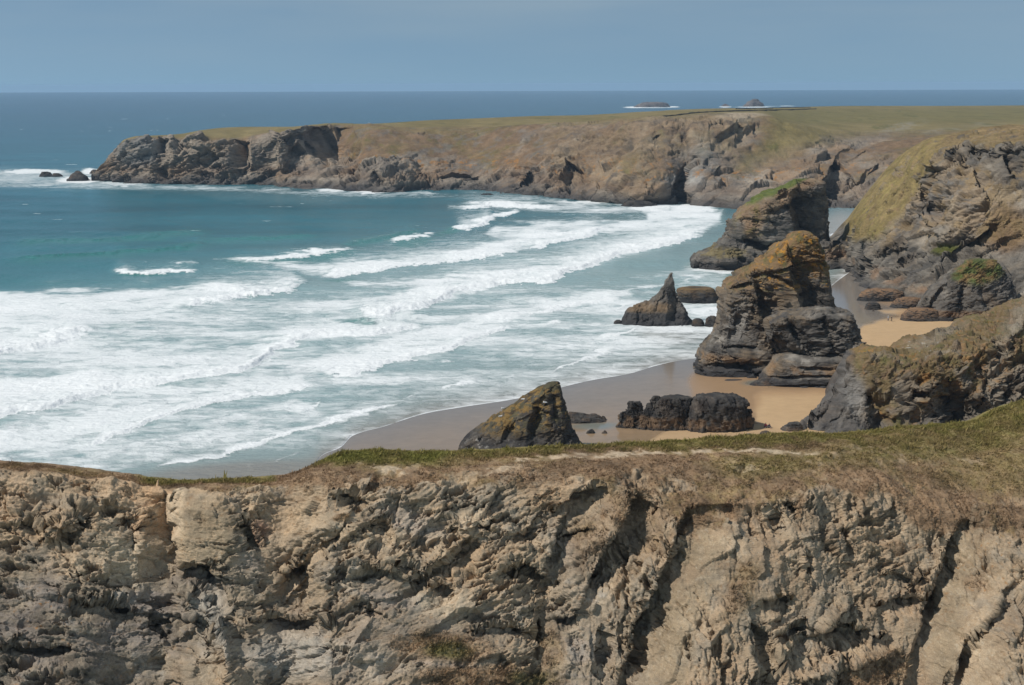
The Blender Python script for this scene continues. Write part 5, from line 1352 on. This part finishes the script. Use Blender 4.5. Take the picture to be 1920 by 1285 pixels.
def person(loc, yaw, top, legs, hair, label, sitting=False, group=None, hat=None, skin=(.45, .27, .19)):
    """one continuous skinned body; top, trousers and hair are children"""
    root = bpy.data.objects.new('person', None); C.objects.link(root)
    root.location = loc; root.rotation_euler = (0, 0, yaw)
    tag(root, label, 'person', group)
    msk = plain_material('skin', skin, .6, .3, .08)
    mt = plain_material('top_cloth', top, .9, .1, .15); ml = plain_material('trouser_cloth', legs, .9, .1, .15); mh = plain_material('hair_strands', hair, .7, .3, .2, 30)
    hip = .20 if sitting else .92
    V = []; E = []; R = []
    def v(p, r, parent=None):
        V.append(p); R.append(r)
        if parent is not None: E.append((parent, len(V) - 1))
        return len(V) - 1
    pel = v((0, 0, hip), .13)
    waist = v((0, .01, hip + .18), .115, pel); chest = v((0, .01, hip + .40), .135, waist); neck = v((0, 0, hip + .56), .055, chest)
    jaw = v((0, -.02, hip + .64), .07, neck); head = v((0, -.01, hip + .73), .092, jaw); crown = v((0, .0, hip + .80), .07, head)
    nose = v((0, -.125, hip + .69), .012, head)
    for s in (-1, 1):
        ear = v((.098 * s, .01, hip + .70), .014, head)
        sh = v((.17 * s, .01, hip + .47), .062, chest)
        if sitting:
            el = v((.25 * s, -.06, hip + .22), .045, sh); wr = v((.17 * s, -.30, hip + .22), .032, el); hd = v((.15 * s, -.37, hip + .21), .034, wr); fd = (-.02 * s, -.05, -.01)
        else:
            el = v((.24 * s, .02, hip + .20), .045, sh); wr = v((.25 * s, -.05, hip - .05), .032, el); hd = v((.25 * s, -.07, hip - .12), .034, wr); fd = (0, -.01, -.06)
        for k in range(4):
            f1 = v((V[hd][0] + fd[0], V[hd][1] + fd[1] + (k - 1.5) * .02 * (0 if sitting else 1), V[hd][2] + fd[2] + (k - 1.5) * .02 * (1 if sitting else 0)), .009, hd)
            v((V[f1][0] + fd[0] * .6, V[f1][1] + fd[1] * .6 - .008, V[f1][2] + fd[2] * (.5 + .08 * k) - .004), .008, f1)
        v((V[hd][0] - .03 * s, V[hd][1] - .03, V[hd][2] - .02), .010, hd)
        if sitting:
            hp = v((.11 * s, -.04, hip - .04), .10, pel); kn = v((.16 * s, -.42, hip + .22), .062, hp); an = v((.14 * s, -.66, .07), .042, kn); v((.15 * s, -.84, .045), .036, an)
        else:
            hp = v((.095 * s, 0, hip - .10), .095, pel); kn = v((.11 * s, -.04 + .10 * s, .49), .060, hp); an = v((.11 * s, .02 + .20 * s, .08), .042, kn); v((.12 * s, -.13 + .20 * s, .035), .036, an)
    skin_mesh('body', V, E, R, msk, root)
    # clothes: the same skeleton a little thicker, cut at cuff, waist and hem
    def cloth(name, pts, edges, rad, m):
        return skin_mesh(name, pts, edges, rad, m, root)
    P_ = [(0, 0, hip - .02), (0, .01, hip + .18), (0, .01, hip + .42), (0, 0, hip + .52)]; Ee = [(0, 1), (1, 2), (2, 3)]; Rr = [.150, .140, .160, .075]
    for s in (-1, 1):
        i = len(P_); P_.append((.18 * s, .01, hip + .47)); Rr.append(.078); Ee.append((2, i))
        if sitting: P_ += [(.25 * s, -.06, hip + .22), (.18 * s, -.26, hip + .22)]
        else: P_ += [(.24 * s, .02, hip + .20), (.25 * s, -.04, hip - .02)]
        Rr += [.060, .046]; Ee += [(i, i + 1), (i + 1, i + 2)]
    cloth('top', P_, Ee, Rr, mt)
    P_ = [(0, 0, hip + .04), (0, 0, hip - .02)]; Ee = [(0, 1)]; Rr = [.145, .150]
    for s in (-1, 1):
        i = len(P_)
        if sitting: P_ += [(.11 * s, -.04, hip - .03), (.16 * s, -.42, hip + .22), (.14 * s, -.62, .13)]
        else: P_ += [(.095 * s, 0, hip - .10), (.11 * s, -.04 + .10 * s, .49), (.11 * s, .01 + .19 * s, .13)]
        Rr += [.115, .080, .060]; Ee += [(1, i), (i, i + 1), (i + 1, i + 2)]
    cloth('trousers', P_, Ee, Rr, ml)
    cloth('hair' if hat is None else 'hat', [(0, .045, hip + .68), (0, .03, hip + .76), (0, .0, hip + .825)], [(0, 1), (1, 2)], [.085, .100, .060], mh if hat is None else plain_material('hat_cloth', hat, .9, .1, .1))
    return root

# ================================================================== GULLS
def gull_parts():
    def ell(c, r, n=14, m=9, tail=0.0):
        V = np.zeros((n, m, 3)); th = np.linspace(0, 2 * math.pi, n, endpoint=False); ph = np.linspace(0, math.pi, m)
        for j, q in enumerate(ph):
            V[:, j, 0] = c[0] + r[0] * math.cos(q); rr = math.sin(q)
            V[:, j, 1] = c[1] + r[1] * rr * np.cos(th); V[:, j, 2] = c[2] + r[2] * rr * np.sin(th) + tail * max(0, -math.cos(q)) ** 2
        return V
    white = np.ones((1, 1, 3)) * .8; grey = np.ones((1, 1, 3)) * np.array([.42, .44, .46]); yel = np.ones((1, 1, 3)) * np.array([.6, .38, .05])
    def build(name, grids, col):
        s = Solid()
        for g in grids: s.add(g, np.broadcast_to(col, g.shape).copy(), True)
        v = np.concatenate(s.v)
        return quads_mesh(name, v, np.concatenate(s.q), {'Col': np.concatenate(s.c)})
    body = build('body', [ell((0, 0, .24), (.27, .10, .11), tail=.02), ell((.20, 0, .38), (.075, .062, .066)), ell((.17, 0, .31), (.06, .06, .10)), ell((-.30, 0, .25), (.12, .05, .025))], white)
    wing = build('wing', [ell((-.08, .095, .27), (.29, .022, .075)), ell((-.08, -.095, .27), (.29, .022, .075))], grey)
    beak = build('beak', [ell((.295, 0, .37), (.05, .014, .018)), ], yel)
    legs = build('leg', [ell((.02, .04, .07), (.015, .015, .09)), ell((.02, -.04, .07), (.015, .015, .09)), ell((.05, .04, .01), (.05, .03, .01)), ell((.05, -.04, .01), (.05, .03, .01))], yel)
    return body, wing, beak, legs

def build_gulls(surf):
    V, n, col = surf
    X, Yp = toPix(V); vis = n[..., 1] < .25
    mat = bpy.data.materials.new('feathers'); nt, out = nodes(mat)
    a = N(nt, 'ShaderNodeAttribute', attribute_name='Col').outputs['Color']
    bs = N(nt, 'ShaderNodeBsdfPrincipled', i_Roughness=.8); nt.links.new(a, bs.inputs['Base Color']); nt.links.new(bs.outputs[0], out.inputs[0])
    parts = gull_parts()
    for me in parts: me.materials.append(mat)
    names = ('body', 'wing', 'beak', 'leg')
    spots = [(1011, 729, 'white gull perched nearest the summit of the triangular stack'), (998, 737, 'white gull second down from the summit on the lit slope'), (981, 751, 'white gull halfway down the lit slope of the triangular stack'),
             (939, 783, 'white gull alone on the lower left slope of the triangular stack'), (1022, 757, 'white gull on the dark face just below the summit'), (940, 767, 'white gull on the skyline edge against the wet sand')]
    for k, (px, py, lab) in enumerate(spots):
        dd = (X - px) ** 2 + (Yp - py) ** 2 + np.where(vis, 0, 1e6)
        i = np.unravel_index(np.argmin(dd), dd.shape)
        r = bpy.data.objects.new('gull', None); C.objects.link(r)
        r.location = V[i] + np.array([0, 0, -.02]); r.rotation_euler = (0, 0, [0.3, 2.6, -.4, .2, 2.9, 3.3][k]); r.scale = (1.15,) * 3
        tag(r, lab, 'gull', 'gulls perched on the triangular stack')
        for nm, me in zip(names, parts):
            o = bpy.data.objects.new(nm, me); C.objects.link(o); o.parent = r

# ================================================================== FIELD WALLS
def build_walls(hv):
    V = hv[0][:1150]; X, Yp = toPix(V)
    def at(px, py):
        i = int(np.argmin(np.abs(X[:, 60] - px)))
        yy = np.maximum.accumulate(Yp[i, 18:88]); r = np.interp(max(py, yy[0] + .25), yy + np.arange(70) * 1e-5, np.arange(18, 88))
        k = int(r); f = r - k
        return V[i, k] * (1 - f) + V[i, k + 1] * f
    mat = plain_material('hedge_stone', (.060, .056, .048), .95, .1, .4, .8)
    for pts, lab, h in [([(1243,219.5),(1275,216.5),(1300,213),(1340,210.5),(1400,208.5),(1480,206.5),(1530,205)], 'dark stone field wall along the near edge of the headland field', .9),
                     ([(1383,205.2),(1420,203.8),(1470,202.6),(1520,202)], 'shorter dark field wall behind the long one on the headland', .8)]:
        xs = np.arange(pts[0][0], pts[-1][0], 4.0); ys = smo(pts, xs)
        c = np.array([at(a, b) for a, b in zip(xs, ys)])
        k = np.ones(5) / 5
        for ax in (1, 2):
            pad = np.pad(c[:, ax], 2, mode='edge'); c[:, ax] = np.convolve(pad, k, 'valid')
        t = np.gradient(c, axis=0); t[:, 2] = 0; t /= np.linalg.norm(t, axis=1, keepdims=True) + 1e-9
        nn = np.stack([-t[:, 1], t[:, 0], np.zeros(len(t))], 1)
        hh = h * (1 + .25 * rng.normal(0, 1, len(c)).clip(-1.5, 1.5) * .5)
        ring = []
        for off, up in ((-1.0, -.7), (-.6, .85), (-.2, 1.0), (.2, 1.0), (.6, .85), (1.0, -.7)):
            q = c + nn * off
            q = q + np.stack([np.zeros(len(c)), np.zeros(len(c)), np.where(up < 0, up, up * hh)], 1)
            ring.append(q)
        G = np.stack(ring, 1)
        me = quads_mesh('field_wall', (G - c.mean(0)).reshape(-1, 3), grid_quads(G.shape[0], G.shape[1], False))
        o = add_obj('field_wall', me, mat); o.location = c.mean(0)
        tag(o, lab, 'wall', 'stone field walls on the headland')

# ================================================================== BUILD
near = build_near()
build_tufts(near)
hl = build_headland()
build_right_cliff()
build_spur()
info = build_stacks()
build_sea()
build_beach()
build_walls(hl)
build_gulls(info['tri'])
GP = 'people on the beach'
person(ground_z(1435.5, 802), -.5, (.55, .10, .12), (.09, .08, .10), (.10, .06, .04), 'person in a red top sitting on the sand beside the long dark rock', True, GP)
person(ground_z(1442, 802.5), .35, (.055, .045, .075), (.05, .05, .06), (.06, .04, .03), 'person in dark clothes sitting next to the person in red', True, GP)
person(ground_z(1665.0, 602.5), 1.2, (.42, .55, .66), (.07, .09, .13), (.3, .25, .2), 'person in a pale blue top and white hat walking on the far sand', False, GP, hat=(.75, .73, .7))
person(ground_z(1671.5, 603.5), 1.0, (.045, .045, .05), (.05, .05, .055), (.05, .035, .03), 'person in dark clothes walking on the far sand beside the pale blue top', False, GP)

# ================================================================== LIGHT, AIR, CAMERA
EL, BEHIND = math.radians(48), math.radians(23)
sv = Vector((-math.cos(EL) * math.cos(BEHIND), -math.cos(EL) * math.sin(BEHIND), math.sin(EL)))
sun = bpy.data.lights.new('sun', 'SUN'); sun.energy = 4.0; sun.angle = math.radians(.53); sun.color = (1.0, .955, .89)
so = bpy.data.objects.new('sun', sun); C.objects.link(so); so.rotation_euler = sv.to_track_quat('Z', 'Y').to_euler(); so.location = (-300, -100, 400)

w = bpy.data.worlds.new('World'); scene.world = w; w.use_nodes = True
nt = w.node_tree; nt.nodes.clear()
wo = nt.nodes.new('ShaderNodeOutputWorld'); bg = nt.nodes.new('ShaderNodeBackground'); bg.inputs[1].default_value = .095
sky = nt.nodes.new('ShaderNodeTexSky'); sky.sky_type = 'NISHITA'; sky.sun_disc = False
sky.sun_elevation = EL; sky.sun_rotation = math.atan2(-sv.x, sv.y); sky.altitude = 70; sky.air_density = 1.0; sky.dust_density = .6; sky.ozone_density = 2.0
tc = nt.nodes.new('ShaderNodeTexCoord')
add = nt.nodes.new('ShaderNodeVectorMath'); add.operation = 'ADD'; add.inputs[1].default_value = (0, 0, .22); nt.links.new(tc.outputs['Generated'], add.inputs[0])
nrm = nt.nodes.new('ShaderNodeVectorMath'); nrm.operation = 'NORMALIZE'; nt.links.new(add.outputs[0], nrm.inputs[0])
nt.links.new(nrm.outputs[0], sky.inputs['Vector'])
# thin high cloud
mpw = nt.nodes.new('ShaderNodeMapping'); mpw.inputs['Scale'].default_value = (2.2, 2.2, 14); nt.links.new(tc.outputs['Generated'], mpw.inputs['Vector'])
nc = nt.nodes.new('ShaderNodeTexNoise'); nc.inputs['Scale'].default_value = 1.6; nc.inputs['Detail'].default_value = 5; nt.links.new(mpw.outputs[0], nc.inputs['Vector'])
cf = nt.nodes.new('ShaderNodeMapRange'); cf.inputs['From Min'].default_value = .22; cf.inputs['From Max'].default_value = .95; cf.inputs['To Min'].default_value = 0; cf.inputs['To Max'].default_value = .34; nt.links.new(nc.outputs['Fac'], cf.inputs['Value'])
mxc = nt.nodes.new('ShaderNodeMix'); mxc.data_type = 'RGBA'; sxy = nt.nodes.new('ShaderNodeSeparateXYZ'); nt.links.new(tc.outputs['Generated'], sxy.inputs[0])
vl = nt.nodes.new('ShaderNodeMapRange'); vl.inputs['From Min'].default_value = .0; vl.inputs['From Max'].default_value = .075; vl.inputs['To Min'].default_value = .25; vl.inputs['To Max'].default_value = 1.9; nt.links.new(sxy.outputs[2], vl.inputs['Value'])
vm = nt.nodes.new('ShaderNodeMath'); vm.operation = 'MULTIPLY'; nt.links.new(cf.outputs[0], vm.inputs[0]); nt.links.new(vl.outputs[0], vm.inputs[1]); nt.links.new(vm.outputs[0], mxc.inputs[0]); nt.links.new(sky.outputs[0], mxc.inputs[6]); mxc.inputs[7].default_value = (4.2, 4.5, 5.1, 1)
tnt = nt.nodes.new('ShaderNodeMix'); tnt.data_type = 'RGBA'; tnt.blend_type = 'MULTIPLY'; tnt.inputs[0].default_value = 1; tnt.inputs[7].default_value = (1.03, 1.12, 1.03, 1); nt.links.new(mxc.outputs[2], tnt.inputs[6])
nt.links.new(tnt.outputs[2], bg.inputs[0]); nt.links.new(bg.outputs[0], wo.inputs[0])

HAZE = 5.5e-5
def build_haze():
    x0, x1, y0, y1, z0, z1 = -36000, 46000, -200, 14300, -9, 78
    v = [(x, y, z) for x in (x0, x1) for y in (y0, y1) for z in (z0, z1)]
    f = [(0, 1, 3, 2), (4, 6, 7, 5), (0, 4, 5, 1), (2, 3, 7, 6), (0, 2, 6, 4), (1, 5, 7, 3)]
    me = bpy.data.meshes.new('haze'); me.from_pydata(v, [], f)
    mat = bpy.data.materials.new('sea_haze'); nt, out = nodes(mat)
    pv = nt.nodes.new('ShaderNodeVolumePrincipled'); pv.inputs['Color'].default_value = (.48, .68, .92, 1); pv.inputs['Density'].default_value = HAZE; pv.inputs['Anisotropy'].default_value = 0.0
    nt.links.new(pv.outputs[0], out.inputs['Volume'])
    o = add_obj('haze', me, mat); tag(o, 'thin blue sea haze over the whole bay', 'haze', kind='stuff')
if HAZE > 0: build_haze()

cam = bpy.data.cameras.new('camera'); cam.sensor_width = 36; cam.lens = 36 * FPX / 1920; cam.clip_start = 1; cam.clip_end = 60000
co = bpy.data.objects.new('camera', cam); C.objects.link(co)
M = Matrix(((RIGHT[0], UP[0], -FWD[0], 0), (RIGHT[1], UP[1], -FWD[1], 0), (RIGHT[2], UP[2], -FWD[2], HC), (0, 0, 0, 1)))
co.matrix_world = M
scene.camera = co
scene.view_settings.view_transform = 'Standard'; scene.view_settings.look = 'None'; scene.view_settings.exposure = 0.0; scene.view_settings.gamma = 1.0
scene.cycles.max_bounces = 6; scene.cycles.diffuse_bounces = 3; scene.cycles.glossy_bounces = 3; scene.cycles.volume_bounces = 1
scene.cycles.use_denoising = True
